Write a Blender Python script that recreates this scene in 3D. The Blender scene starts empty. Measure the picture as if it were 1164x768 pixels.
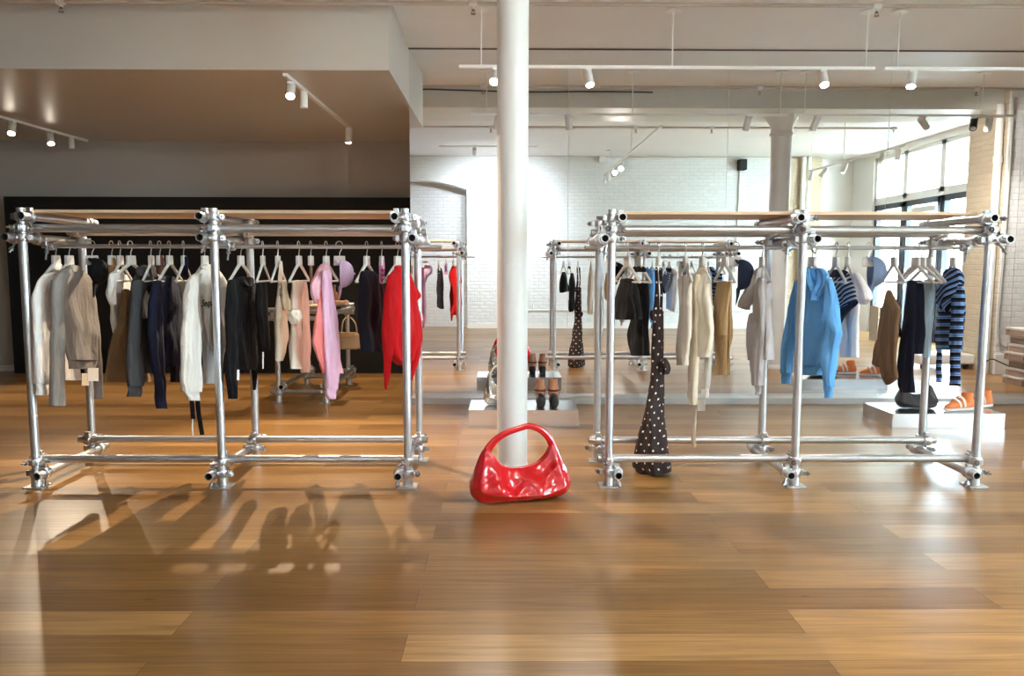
import bpy, math, random
from math import sin, cos, pi, sqrt, radians as R
from mathutils import Vector as V, Matrix, noise as mnoise
random.seed(7)
scn = bpy.context.scene
COL = scn.collection

# ------------------------------------------------------------------ camera
F, TH, PS, RO, CH = 849.67, .096, .010, .0019, 1.33
M = 7.254                                   # plane of the mirrors
fw = V((sin(PS)*cos(TH), cos(PS)*cos(TH), -sin(TH)))
_r = V((cos(PS), -sin(PS), 0)); _u = _r.cross(fw)
r2 = _r*cos(RO)+_u*sin(RO); u2 = -_r*sin(RO)+_u*cos(RO)
CAM = V((0, 0, CH))
def ray(x, y): return fw + r2*((x-582)/F) - u2*((y-384)/F)
def atY(x, y, Y): d = ray(x, y); return CAM + d*(Y/d.y)
def atZ(x, y, Z): d = ray(x, y); return CAM + d*((Z-CH)/d.z)
def proj(P):
    p = P-CAM; z = p.dot(fw); return 582+F*p.dot(r2)/z, 384-F*p.dot(u2)/z
def mir(p): return V((p.x, 2*M-p.y, p.z))
def mY(x, y, Yapp): return mir(atY(x, y, Yapp))   # a point seen in the mirrors
cam = bpy.data.cameras.new('camera'); cam.sensor_fit = 'HORIZONTAL'; cam.sensor_width = 36; cam.lens = F/1164*36
cam.clip_start = .02
co = bpy.data.objects.new('camera', cam); COL.objects.link(co)
co.matrix_world = Matrix(((r2.x, u2.x, -fw.x, 0), (r2.y, u2.y, -fw.y, 0), (r2.z, u2.z, -fw.z, CH), (0, 0, 0, 1)))
scn.camera = co

# ------------------------------------------------------------------ materials
MATS = {}
def newmat(name):
    m = bpy.data.materials.new(name); m.use_nodes = True
    nt = m.node_tree; b = nt.nodes['Principled BSDF']
    return m, nt, b
def N(nt, t, **kw):
    n = nt.nodes.new(t)
    for k, v in kw.items():
        if hasattr(n, k): setattr(n, k, v)
        else: n.inputs[k.replace('_', ' ')].default_value = v
    return n
def plain(name, col, rough=.6, metal=0, spec=.5, coat=0, noise=0, nscale=8, bump=0, bscale=60, sheen=0):
    if name in MATS: return MATS[name]
    m, nt, b = newmat(name)
    b.inputs['Base Color'].default_value = (*col, 1); b.inputs['Roughness'].default_value = rough
    b.inputs['Metallic'].default_value = metal; b.inputs['Specular IOR Level'].default_value = spec
    b.inputs['Coat Weight'].default_value = coat; b.inputs['Sheen Weight'].default_value = sheen
    b.inputs['Coat Roughness'].default_value = .05
    tc = N(nt, 'ShaderNodeTexCoord')
    if noise:
        n = N(nt, 'ShaderNodeTexNoise'); n.inputs['Scale'].default_value = nscale; n.inputs['Detail'].default_value = 4
        nt.links.new(tc.outputs['Object'], n.inputs['Vector'])
        mx = N(nt, 'ShaderNodeMix', data_type='RGBA'); mx.blend_type = 'MIX'
        mx.inputs[6].default_value = (*[c*(1-noise) for c in col], 1); mx.inputs[7].default_value = (*[min(1, c*(1+noise)) for c in col], 1)
        nt.links.new(n.outputs['Fac'], mx.inputs[0]); nt.links.new(mx.outputs[2], b.inputs['Base Color'])
    if bump:
        n2 = N(nt, 'ShaderNodeTexNoise'); n2.inputs['Scale'].default_value = bscale; n2.inputs['Detail'].default_value = 3
        nt.links.new(tc.outputs['Object'], n2.inputs['Vector'])
        bp = N(nt, 'ShaderNodeBump'); bp.inputs['Strength'].default_value = bump; bp.inputs['Distance'].default_value = .01
        nt.links.new(n2.outputs['Fac'], bp.inputs['Height']); nt.links.new(bp.outputs['Normal'], b.inputs['Normal'])
    MATS[name] = m; return m
def fabric(name, col, rough=.92):
    if 'fabric_'+name in MATS: return MATS['fabric_'+name]
    m = _fabric(name, col, rough); nt = m.node_tree; b = nt.nodes['Principled BSDF']; tc = N(nt, 'ShaderNodeTexCoord'); mp = N(nt, 'ShaderNodeMapping'); mp.inputs['Scale'].default_value = (22, 22, 8)
    nt.links.new(tc.outputs['Object'], mp.inputs[0]); n = N(nt, 'ShaderNodeTexNoise'); n.inputs['Scale'].default_value = 1; n.inputs['Detail'].default_value = 3; n.inputs['Distortion'].default_value = .8
    nt.links.new(mp.outputs[0], n.inputs['Vector']); bp = N(nt, 'ShaderNodeBump'); bp.inputs['Strength'].default_value = .55; bp.inputs['Distance'].default_value = .02
    old = b.inputs['Normal'].links[0].from_socket; nt.links.new(n.outputs['Fac'], bp.inputs['Height']); nt.links.new(old, bp.inputs['Normal']); nt.links.new(bp.outputs[0], b.inputs['Normal'])
    return m
def _fabric(name, col, rough=.92): return plain('fabric_'+name, col, rough, spec=.2, noise=.1, nscale=14, bump=.12, bscale=220, sheen=.03)
def emit(name, col, s):
    m, nt, b = newmat(name)
    b.inputs['Base Color'].default_value = (.9, .9, .9, 1)
    b.inputs['Emission Color'].default_value = (*col, 1); b.inputs['Emission Strength'].default_value = s
    return m
def math_(nt, op, a=None, b=None, va=0, vb=0):
    n = N(nt, 'ShaderNodeMath', operation=op); n.inputs[0].default_value = va; n.inputs[1].default_value = vb
    if a: nt.links.new(a, n.inputs[0])
    if b: nt.links.new(b, n.inputs[1])
    return n.outputs[0]
def uvsep(nt):
    uv = N(nt, 'ShaderNodeUVMap'); s = N(nt, 'ShaderNodeSeparateXYZ'); nt.links.new(uv.outputs[0], s.inputs[0]); return s.outputs[0], s.outputs[1]
def stripes(name, cols, period, shear=0):
    """horizontal stripes along v (metres): cols = [(fraction end, colour)...]"""
    m, nt, b = newmat(name); u, v = uvsep(nt)
    h = math_(nt, 'ADD', math_(nt, 'MULTIPLY', u, None, vb=shear), v)
    fr = math_(nt, 'FRACT', math_(nt, 'DIVIDE', h, None, vb=period))
    cr = N(nt, 'ShaderNodeValToRGB'); cr.color_ramp.interpolation = 'CONSTANT'
    e = cr.color_ramp.elements
    e[0].position = 0; e[0].color = (*cols[0][1], 1); e[1].position = cols[1][0]; e[1].color = (*cols[1][1], 1)
    for p, c in cols[2:]:
        k = e.new(p); k.color = (*c, 1)
    nt.links.new(fr, cr.inputs[0]); nt.links.new(cr.outputs[0], b.inputs['Base Color'])
    b.inputs['Roughness'].default_value = .9; b.inputs['Specular IOR Level'].default_value = .2
    return m
def dots(name, base, dot, px, py, rad):
    m, nt, b = newmat(name); u, v = uvsep(nt)
    def lattice(ou, ov):
        a = math_(nt, 'SUBTRACT', math_(nt, 'FRACT', math_(nt, 'ADD', math_(nt, 'DIVIDE', u, None, vb=px), None, vb=ou)), None, vb=.5)
        c = math_(nt, 'SUBTRACT', math_(nt, 'FRACT', math_(nt, 'ADD', math_(nt, 'DIVIDE', v, None, vb=py), None, vb=ov)), None, vb=.5)
        a = math_(nt, 'MULTIPLY', a, None, vb=px); c = math_(nt, 'MULTIPLY', c, None, vb=py)
        d = math_(nt, 'SQRT', math_(nt, 'ADD', math_(nt, 'MULTIPLY', a, a), math_(nt, 'MULTIPLY', c, c)))
        return math_(nt, 'LESS_THAN', d, None, vb=rad)
    f = math_(nt, 'MAXIMUM', lattice(0, 0), lattice(.5, .5))
    mx = N(nt, 'ShaderNodeMix', data_type='RGBA'); mx.inputs[6].default_value = (*base, 1); mx.inputs[7].default_value = (*dot, 1)
    nt.links.new(f, mx.inputs[0]); nt.links.new(mx.outputs[2], b.inputs['Base Color']); b.inputs['Roughness'].default_value = .85
    return m
def wood_floor():
    m, nt, b = newmat('oak_floor'); tc = N(nt, 'ShaderNodeTexCoord')
    mp = N(nt, 'ShaderNodeMapping'); nt.links.new(tc.outputs['Object'], mp.inputs[0]); mp.inputs['Location'].default_value = (.35, .06, 0)
    br = N(nt, 'ShaderNodeTexBrick'); br.offset = .37; br.offset_frequency = 2; br.squash = 1
    for k, v in dict(Scale=1, Mortar_Size=.0012, Mortar_Smooth=.1, Bias=0, Brick_Width=2.3, Row_Height=.19).items(): br.inputs[k.replace('_', ' ')].default_value = v
    br.inputs['Color1'].default_value = (0, 0, 0, 1); br.inputs['Color2'].default_value = (1, 1, 1, 1); br.inputs['Mortar'].default_value = (.5, .5, .5, 1)
    nt.links.new(mp.outputs[0], br.inputs['Vector'])
    cr = N(nt, 'ShaderNodeValToRGB'); e = cr.color_ramp.elements
    e[0].color = (.225, .110, .032, 1); e[1].color = (.43, .240, .088, 1)
    k = e.new(.5); k.color = (.32, .168, .054, 1)
    nt.links.new(br.outputs['Color'], cr.inputs[0])
    g = N(nt, 'ShaderNodeMapping'); g.inputs['Scale'].default_value = (1.2, 26, 1); nt.links.new(tc.outputs['Object'], g.inputs[0])
    off = N(nt, 'ShaderNodeVectorMath', operation='ADD'); nt.links.new(g.outputs[0], off.inputs[0])
    sc = N(nt, 'ShaderNodeVectorMath', operation='SCALE'); sc.inputs[3].default_value = 13; nt.links.new(br.outputs['Color'], sc.inputs[0]); nt.links.new(sc.outputs[0], off.inputs[1])
    gn = N(nt, 'ShaderNodeTexNoise'); gn.inputs['Scale'].default_value = 1.6; gn.inputs['Detail'].default_value = 5; gn.inputs['Distortion'].default_value = .9
    nt.links.new(off.outputs[0], gn.inputs['Vector'])
    gr = N(nt, 'ShaderNodeValToRGB'); gr.color_ramp.elements[0].position = .32; gr.color_ramp.elements[0].color = (.72, .68, .62, 1); gr.color_ramp.elements[1].position = .68; gr.color_ramp.elements[1].color = (1.16, 1.14, 1.10, 1)
    nt.links.new(gn.outputs['Fac'], gr.inputs[0])
    # knots
    km = N(nt, 'ShaderNodeMapping'); km.inputs['Scale'].default_value = (1.1, 3.2, 1); nt.links.new(tc.outputs['Object'], km.inputs[0])
    kv = N(nt, 'ShaderNodeTexVoronoi'); kv.inputs['Scale'].default_value = 1.0; nt.links.new(km.outputs[0], kv.inputs['Vector'])
    kr = N(nt, 'ShaderNodeValToRGB'); kr.color_ramp.elements[0].position = .008; kr.color_ramp.elements[0].color = (.5, .42, .35, 1); kr.color_ramp.elements[1].position = .035; kr.color_ramp.elements[1].color = (1, 1, 1, 1)
    nt.links.new(kv.outputs['Distance'], kr.inputs[0])
    def mul(a, c):
        x = N(nt, 'ShaderNodeMix', data_type='RGBA'); x.blend_type = 'MULTIPLY'; x.inputs[0].default_value = 1
        nt.links.new(a, x.inputs[6]); nt.links.new(c, x.inputs[7]); return x.outputs[2]
    c = mul(mul(cr.outputs[0], gr.outputs[0]), kr.outputs[0])
    seam = N(nt, 'ShaderNodeMix', data_type='RGBA'); seam.inputs[7].default_value = (.09, .045, .018, 1)
    nt.links.new(br.outputs['Fac'], seam.inputs[0]); nt.links.new(c, seam.inputs[6]); nt.links.new(seam.outputs[2], b.inputs['Base Color'])
    b.inputs['Roughness'].default_value = .29
    bp = N(nt, 'ShaderNodeBump'); bp.inputs['Strength'].default_value = .015; bp.inputs['Distance'].default_value = .004
    nt.links.new(gn.outputs['Fac'], bp.inputs['Height']); nt.links.new(bp.outputs[0], b.inputs['Normal'])
    return m
def brick_mat(name, col, vertical='XZ'):
    m, nt, b = newmat(name); tc = N(nt, 'ShaderNodeTexCoord')
    s = N(nt, 'ShaderNodeSeparateXYZ'); nt.links.new(tc.outputs['Object'], s.inputs[0]); c = N(nt, 'ShaderNodeCombineXYZ')
    a = math_(nt, 'ADD', s.outputs[0], s.outputs[1])
    nt.links.new(a, c.inputs[0]); nt.links.new(s.outputs[2], c.inputs[1])
    wob = N(nt, 'ShaderNodeTexNoise'); wob.inputs['Scale'].default_value = 3; nt.links.new(c.outputs[0], wob.inputs['Vector'])
    ws = N(nt, 'ShaderNodeVectorMath', operation='SCALE'); ws.inputs[3].default_value = .025; nt.links.new(wob.outputs['Color'], ws.inputs[0])
    wa = N(nt, 'ShaderNodeVectorMath', operation='ADD'); nt.links.new(c.outputs[0], wa.inputs[0]); nt.links.new(ws.outputs[0], wa.inputs[1])
    br = N(nt, 'ShaderNodeTexBrick'); br.offset = .5
    for k, v in dict(Scale=1, Mortar_Size=.008, Mortar_Smooth=.6, Bias=0, Brick_Width=.21, Row_Height=.072).items(): br.inputs[k.replace('_', ' ')].default_value = v
    br.inputs['Color1'].default_value = (*col, 1); br.inputs['Color2'].default_value = (*[x*.94 for x in col], 1); br.inputs['Mortar'].default_value = (*[x*.96 for x in col], 1)
    nt.links.new(wa.outputs[0], br.inputs['Vector']); nt.links.new(br.outputs['Color'], b.inputs['Base Color'])
    nz = N(nt, 'ShaderNodeTexNoise'); nz.inputs['Scale'].default_value = 9; nz.inputs['Detail'].default_value = 4; nt.links.new(c.outputs[0], nz.inputs['Vector'])
    h = math_(nt, 'SUBTRACT', math_(nt, 'MULTIPLY', nz.outputs['Fac'], None, vb=1.8), br.outputs['Fac'])
    bp = N(nt, 'ShaderNodeBump'); bp.inputs['Strength'].default_value = .75; bp.inputs['Distance'].default_value = .009
    nt.links.new(h, bp.inputs['Height']); nt.links.new(bp.outputs[0], b.inputs['Normal']); b.inputs['Roughness'].default_value = .7
    return m
def wood(name, c1, c2, axis=(1.5, 25, 25), rough=.55):
    m, nt, b = newmat(name); tc = N(nt, 'ShaderNodeTexCoord'); mp = N(nt, 'ShaderNodeMapping'); mp.inputs['Scale'].default_value = axis
    nt.links.new(tc.outputs['Object'], mp.inputs[0]); n = N(nt, 'ShaderNodeTexNoise'); n.inputs['Scale'].default_value = 1.5; n.inputs['Detail'].default_value = 5
    nt.links.new(mp.outputs[0], n.inputs['Vector']); cr = N(nt, 'ShaderNodeValToRGB'); cr.color_ramp.elements[0].position = .3; cr.color_ramp.elements[1].position = .7
    cr.color_ramp.elements[0].color = (*c1, 1); cr.color_ramp.elements[1].color = (*c2, 1); nt.links.new(n.outputs[0], cr.inputs[0]); nt.links.new(cr.outputs[0], b.inputs['Base Color'])
    b.inputs['Roughness'].default_value = rough; return m
def glass_mat():
    m, nt, b = newmat('window_glass'); out = nt.nodes['Material Output']
    t = N(nt, 'ShaderNodeBsdfTransparent'); t.inputs[0].default_value = (.94, .98, .97, 1); g = N(nt, 'ShaderNodeBsdfGlossy'); g.inputs['Roughness'].default_value = .02
    mx = N(nt, 'ShaderNodeMixShader'); mx.inputs[0].default_value = .06
    nt.links.new(t.outputs[0], mx.inputs[1]); nt.links.new(g.outputs[0], mx.inputs[2]); nt.links.new(mx.outputs[0], out.inputs[0]); return m

W_PAINT = plain('white_paint', (.78, .76, .73), .55, noise=.03, nscale=3)
CEIL = plain('ceiling_paint', (.76, .74, .72), .6, noise=.05, nscale=2.2, bump=.1, bscale=5)
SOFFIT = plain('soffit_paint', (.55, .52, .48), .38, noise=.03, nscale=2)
GREYW = plain('grey_wall_paint', (.42, .395, .36), .7, noise=.04, nscale=2)
BLACKW = plain('black_panel_paint', (.003, .003, .0035), .75)
BASEG = plain('grey_skirting', (.52, .51, .50), .35, metal=.3)
MIRROR = plain('mirror_silver', (.88, .885, .89), .0, metal=1)
STEEL = plain('galvanised_pipe', (.56, .56, .57), .38, metal=.9, noise=.12, nscale=30)
SP = None
COUP = plain('coupler_steel', (.62, .63, .65), .30, metal=1, noise=.2, nscale=50)
BOLT = plain('bolt_steel', (.38, .38, .40), .3, metal=1)
DARKIN = plain('pipe_end_shade', (.02, .02, .02), .8); SP = [STEEL, DARKIN]  # near-black colour stands in for the shade inside the pipe ends
BOARD = wood('board_wood', (.58, .40, .26), (.74, .55, .38))
WHITE = plain('white_metal', (.82, .82, .80), .4)
HANG = plain('hanger_white', (.60, .57, .53), .5, noise=.05, nscale=40)
HOOK = plain('hook_metal', (.62, .61, .60), .3, metal=1)
BLACKP = plain('black_plastic', (.006, .006, .007), .5)
BRICK = brick_mat('painted_brick', (.76, .765, .75))
TANBRICK = brick_mat('tan_brick', (.60, .50, .36))
FLOOR = wood_floor()
BULB = emit('lamp_glow', (1, .9, .74), 60)
CHROME = plain('polished_steel', (.80, .81, .83), .26, metal=1)
TAG = plain('paper_tag', (.85, .84, .82), .7)
GLASS = glass_mat()

# ------------------------------------------------------------------ mesh helpers
class MB:
    def __init__(s): s.v = []; s.f = []; s.uv = {}; s.mi = []
    def add(s, vs, fs, uvs=None, mi=0):
        o = len(s.v); s.v += [tuple(x) for x in vs]
        for f in fs: s.f.append(tuple(i+o for i in f)); s.mi.append(mi)
        if uvs:
            for i, q in enumerate(uvs): s.uv[o+i] = q
        return s
    def box(s, c, d, rot=None, mi=0):
        c = V(c); a, b, e = d[0]/2, d[1]/2, d[2]/2
        vs = [V((x*a, y*b, z*e)) for x in (-1, 1) for y in (-1, 1) for z in (-1, 1)]
        if rot: vs = [rot @ q for q in vs]
        return s.add([q+c for q in vs], [(0, 1, 3, 2), (4, 6, 7, 5), (0, 4, 5, 1), (2, 3, 7, 6), (0, 2, 6, 4), (1, 5, 7, 3)], mi=mi)
    def bx(s, x0, x1, y0, y1, z0, z1, mi=0): return s.box(((x0+x1)/2, (y0+y1)/2, (z0+z1)/2), (x1-x0, y1-y0, z1-z0), mi=mi)
    def tube(s, pts, rad, seg=16, caps=True, flat=1.0, flatdir=None, mi=0):
        pts = [V(p) for p in pts]; n = len(pts); rad = rad if hasattr(rad, '__len__') else [rad]*n
        vs = []; t0 = (pts[1]-pts[0]).normalized(); up = V((0, 0, 1)) if abs(t0.z) < .9 else V((0, 1, 0))
        if flatdir: up = V(flatdir)
        x = t0.cross(up).normalized(); fs = []
        for i, p in enumerate(pts):
            t = (pts[min(i+1, n-1)]-pts[max(i-1, 0)]).normalized()
            x = (x-t*x.dot(t)).normalized(); y = t.cross(x)
            for k in range(seg):
                a = 2*pi*k/seg; vs.append(p+(x*cos(a)+y*sin(a)*flat)*rad[i])
        for i in range(n-1):
            for k in range(seg):
                a, b = i*seg+k, i*seg+(k+1) % seg; fs.append((a, b, b+seg, a+seg))
        if caps: fs += [tuple(range(seg-1, -1, -1)), tuple(range((n-1)*seg, n*seg))]
        return s.add(vs, fs, mi=mi)
    def lathe(s, prof, c=(0, 0, 0), seg=24, axis='Z', rot=None, caps=True):
        vs = []; fs = []; c = V(c)
        for r, z in prof:
            for k in range(seg):
                a = 2*pi*k/seg; q = V((r*cos(a), r*sin(a), z))
                if rot: q = rot @ q
                vs.append(c+q)
        for i in range(len(prof)-1):
            for k in range(seg):
                a, b = i*seg+k, i*seg+(k+1) % seg; fs.append((a, b, b+seg, a+seg))
        if caps: fs += [tuple(range(seg-1, -1, -1)), tuple(range((len(prof)-1)*seg, len(prof)*seg))]
        return s.add(vs, fs)
    def rings(s, rs, capa=True, capb=True, closed=True):
        seg = len(rs[0]); vs = [p for r in rs for p in r]; fs = []
        for i in range(len(rs)-1):
            for k in range(seg if closed else seg-1):
                a, b = i*seg+k, i*seg+(k+1) % seg; fs.append((a, b, b+seg, a+seg))
        if capa: fs.append(tuple(range(seg-1, -1, -1)))
        if capb: fs.append(tuple(range((len(rs)-1)*seg, len(rs)*seg)))
        return s.add(vs, fs)
    def mesh(s, name, mats, smooth=True):
        me = bpy.data.meshes.new(name); me.from_pydata(s.v, [], s.f); me.update()
        for m in (mats if isinstance(mats, (list, tuple)) else [mats]): me.materials.append(m)
        for p, i in zip(me.polygons, s.mi): p.material_index = i
        if s.uv:
            l = me.uv_layers.new(name='UVMap')
            for lp in me.loops: l.data[lp.index].uv = s.uv.get(lp.vertex_index, (0, 0))
        if smooth:
            for p in me.polygons: p.use_smooth = True
            try: me.set_sharp_from_angle(angle=R(40))
            except Exception: pass
        return me
    def obj(s, name, mats, parent=None, loc=None, sub=0, bevel=0, smooth=True, recalc=False):
        me = s.mesh(name, mats, smooth)
        if recalc:
            import bmesh
            bm = bmesh.new(); bm.from_mesh(me); bmesh.ops.recalc_face_normals(bm, faces=bm.faces); bm.to_mesh(me); bm.free()
        o = bpy.data.objects.new(name, me); COL.objects.link(o)
        if loc is not None: o.location = loc
        if parent: attach(o, parent)
        if sub: md = o.modifiers.new('sub', 'SUBSURF'); md.levels = sub; md.render_levels = sub
        if bevel: md = o.modifiers.new('bev', 'BEVEL'); md.width = bevel; md.segments = 2; md.limit_method = 'ANGLE'
        return o
WORLD = {}
def wm(o):
    m = o.matrix_basis.copy(); p = o.parent
    while p: m = p.matrix_basis @ o.matrix_parent_inverse @ m if p is o.parent else p.matrix_basis @ m; p = p.parent
    return m
def attach(o, parent):
    """parents keeping world coordinates as built (parents have plain locations / rotations)"""
    o.parent = parent
    pm = parent.matrix_basis.copy(); q = parent
    while q.parent: pm = q.parent.matrix_basis @ q.matrix_parent_inverse @ pm; q = q.parent
    o.matrix_parent_inverse = pm.inverted()
def tag(o, label=None, cat=None, group=None, kind=None):
    if label: o['label'] = label
    if cat: o['category'] = cat
    if group: o['group'] = group
    if kind: o['kind'] = kind
    return o
def empty(name, loc, label=None, cat=None, group=None, rz=0, kind=None):
    o = bpy.data.objects.new(name, None); COL.objects.link(o); o.location = loc; o.rotation_euler = (0, 0, rz); o.empty_display_size = .05
    return tag(o, label, cat, group, kind)
def struct(name, mb, mat, smooth=False, parent=None, label=None, bevel=0):
    o = mb.obj(name, mat, parent, smooth=smooth, bevel=bevel); tag(o, kind=None if parent else 'structure')
    if label: o['label'] = label
    return o
def copy_tree(o, parent=None):
    c = o.copy(); COL.objects.link(c)
    if parent: c.parent = parent
    for ch in list(o.children): copy_tree(ch, c)
    return c
def smoothpath(pts, n=6):
    pts = [V(p) for p in pts]; out = []
    for i in range(len(pts)-1):
        p0, p1, p2, p3 = pts[max(i-1, 0)], pts[i], pts[i+1], pts[min(i+2, len(pts)-1)]
        for k in range(n):
            t = k/n; out.append(.5*((2*p1)+(p2-p0)*t+(2*p0-5*p1+4*p2-p3)*t*t+(3*p1-p0-3*p2+p3)*t**3))
    out.append(pts[-1]); return out

# ------------------------------------------------------------------ the room
SX = -.905                                   # soffit / mirror left edge
struct('floor', MB().bx(-9, 9.5, -3, 10, -.1, 0), FLOOR)
def zc(y): return 3.365 + (M-y)*.055
c = MB(); ys = [5.2, M+.4]
vs = [(x, y, zc(y)+dz) for dz in (0, .1) for y in (4.2, 9.6) for x in (-9, 9.5)]
c.add(vs, [(0, 1, 3, 2), (4, 6, 7, 5), (0, 4, 5, 1), (2, 3, 7, 6), (0, 2, 6, 4), (1, 5, 7, 3)])
c.bx(-9, 9.5, -3, 4.3, 3.62, 3.72)
struct('ceiling', c, CEIL)
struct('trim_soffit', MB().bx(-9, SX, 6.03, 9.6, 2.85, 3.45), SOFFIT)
struct('wall_alcove', MB().bx(-9, SX, 9.42, 9.6, 0, 2.86), GREYW)
struct('trim_black', MB().bx(-6.06, SX-.001, 9.22, 9.42, 0, 2.155), BLACKW)
struct('baseboard_alcove', MB().bx(-9, -6.07, 9.39, 9.42, 0, .07), W_PAINT)
struct('wall_back', MB().bx(SX, 9.5, M+.008, 9.6, 0, 3.5), W_PAINT)
struct('trim_mirror', MB().bx(SX, 9.5, M-.006, M+.008, 3.352, 3.363), plain('dark_gap', (.10, .075, .055), .7))
struct('baseboard_back', MB().bx(SX, 9.5, 7.12, M+.008, 0, .062), BASEG, bevel=.004)
xs = [SX, .607, 2.125, 3.666, 4.955, 6.5]
MLAB = ['large mirror panel behind the white column', 'large mirror panel reflecting the tied dotted dress and left half of the rack',
        'large mirror panel behind the blue hoodie', 'large mirror panel behind the brown top and the striped hooded top', 'mirror panel at the edge beyond the right rack, reflecting stacked brown boxes']
for i in range(5):
    o = MB().bx(xs[i]+.0015, xs[i+1]-.0015, M, M+.007, .062, 3.352).obj('mirror_panel', MIRROR, smooth=False)
    tag(o, MLAB[i], 'mirror', 'tall mirror panels on the back wall')
# wall behind the photographer, with an arched recess
YB = -1.472
b = MB(); ax0, ax1, zs_, apex = -3.1, -.80, 2.93, 3.13
b.bx(ax1, 6.64, YB-.3, YB, 0, 3.62)
n = 16
for i in range(n):
    xa, xb = ax0+(ax1-ax0)*i/n, ax0+(ax1-ax0)*(i+1)/n
    za, zb = [zs_+(apex-zs_)*(1-((x-(ax0+ax1)/2)/((ax1-ax0)/2))**2) for x in (xa, xb)]
    vs = [(xa, YB, za), (xb, YB, zb), (xb, YB, 3.62), (xa, YB, 3.62), (xa, YB-.45, za), (xb, YB-.45, zb), (xb, YB-.45, 3.62), (xa, YB-.45, 3.62)]
    b.add(vs, [(0, 3, 2, 1), (0, 1, 5, 4), (4, 5, 6, 7)])
b.bx(ax0, ax1, YB-.55, YB-.45, 0, 3.3); b.bx(ax1, ax1+.02, YB-.5, YB-.001, 0, 2.95)
struct('wall_front', b, BRICK)
struct('wall_front_left', MB().bx(-9, ax0, YB-.3, YB, 0, 3.62), plain('bounce_cut_dark', (.16, .15, .14), .7))  # unseen stretch of wall, darkened to cut bounce light on the left
struct('baseboard_front', MB().bx(ax1, 6.64, YB, YB+.02, 0, .10), W_PAINT)
struct('trim_cornice', MB().bx(-2.5, 6.66, YB, YB+.05, 3.57, 3.60), W_PAINT)
struct('wall_pilaster', MB().bx(6.0, 6.66, YB, YB+.10, 0, 3.60), TANBRICK)
struct('wall_recess', MB().bx(6.64, 9.5, YB-.4, YB-.3, 0, 3.62), W_PAINT)
# window wall on the right
XW = 7.5
wall = MB()
wall.bx(XW, XW+.25, 2.75, 5.35, 0, 3.62); wall.bx(XW, XW+.25, -1.9, -.85, 0, 3.62); wall.bx(XW, XW+.25, -.9, 2.8, 3.5, 3.62)
struct('wall_right', wall, W_PAINT)
bays = [(-.85, .30), (.30, 1.50), (1.50, 2.75)]
for i, (y0, y1) in enumerate(bays):
    f = MB(); t = .07
    f.bx(XW+.04, XW+.16, y0, y0+t, 2.62, 3.5); f.bx(XW+.04, XW+.16, y1-t, y1, 2.62, 3.5); f.bx(XW+.04, XW+.16, y0, y1, 3.43, 3.5); f.bx(XW+.04, XW+.18, y0, y1, 2.56, 2.70)
    w = struct('window_%d' % (i+1), f, W_PAINT)
    struct('window_pane', MB().bx(XW+.09, XW+.097, y0+t, y1-t, 2.70, 3.43), GLASS, parent=w)
    f = MB(); t = .09
    f.bx(XW+.04, XW+.14, y0+.02, y0+t+.02, 0, 2.56); f.bx(XW+.04, XW+.14, y1-t-.02, y1-.02, 0, 2.56); f.bx(XW+.04, XW+.14, y0+.02, y1-.02, 2.46, 2.56); f.bx(XW+.04, XW+.14, y0+.02, y1-.02, 0, .16)
    w = struct('door_%d' % (i+1), f, plain('black_frame', (.03, .035, .05), .4))
    struct('door_pane', MB().bx(XW+.085, XW+.092, y0+t, y1-t, .16, 2.46), GLASS, parent=w)
    struct('door_handle', MB().tube([(XW+.02, y0+.16, .9), (XW+.02, y0+.16, 1.3)], .012, 8), STEEL, parent=w)
# pier beside the windows and the white wall that faces the mirrors
struct('wall_pier', MB().bx(6.1, 7.5, 4.55, 5.30, 0, 3.6), TANBRICK)
struct('wall_side', MB().bx(6.1, 9.5, 5.30, 5.335, 0, 3.6), BRICK)
struct('baseboard_side', MB().bx(6.08, 9.5, 5.335, 5.37, 0, .25), W_PAINT, bevel=.005)
struct('wall_end', MB().bx(9.4, 9.5, 5.33, M, 0, 3.6), W_PAINT)
struct('wall_left', MB().bx(-9.1, -9, -3, 9.6, 0, 3.7), plain('bounce_cut_dark', (.16, .15, .14), .7))  # unseen wall, given the same dark colour to lower the bounce
# beam over the columns
struct('trim_beam', MB().bx(-9, 9.5, 4.35, 5.2, 3.245, 3.75), plain('beam_paint', (.66, .68, .63), .5, noise=.04))
# outdoor ground and trees beyond the glass
struct('ground', MB().bx(9.6, 40, -20, 20, -.1, -.02), plain('pavement', (.55, .55, .53), .9))
def leafy(x, y, h, r, seed, label):
    rnd = random.Random(seed); t = empty('street_tree', (x, y, -.02), label, 'tree', 'trees outside the glass doors')
    MB().tube([(x, y, -.02), (x+.05, y, h*.35), (x, y+.1, h*.7)], [.11, .09, .05], 10).obj('tree_trunk', plain('bark', (.16, .11, .07), .9), t)
    m = MB()
    for i in range(1500):
        a = V((rnd.gauss(0, 1), rnd.gauss(0, 1), rnd.gauss(0, 1))).normalized()*r*(rnd.random()**.4)
        p = V((x, y, h))+V((a.x, a.y, a.z*1.25)); q = V((rnd.gauss(0, 1), rnd.gauss(0, 1), rnd.gauss(0, 1))).normalized(); w = q.orthogonal().normalized()
        s_ = .09+.06*rnd.random(); m.add([p-q*s_, p+w*s_*.5, p+q*s_, p-w*s_*.5], [(0, 1, 2, 3)])
    m.obj('foliage', plain('leaf_green', (.20, .42, .12), .6, noise=.4, nscale=2), t, smooth=False)
leafy(11.2, .2, 2.3, 1.25, 1, 'leafy green tree seen through the far glass door')
leafy(11.6, 3.2, 2.6, 1.2, 2, 'leafy green tree seen through the glass door nearest the tan pier')

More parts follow.
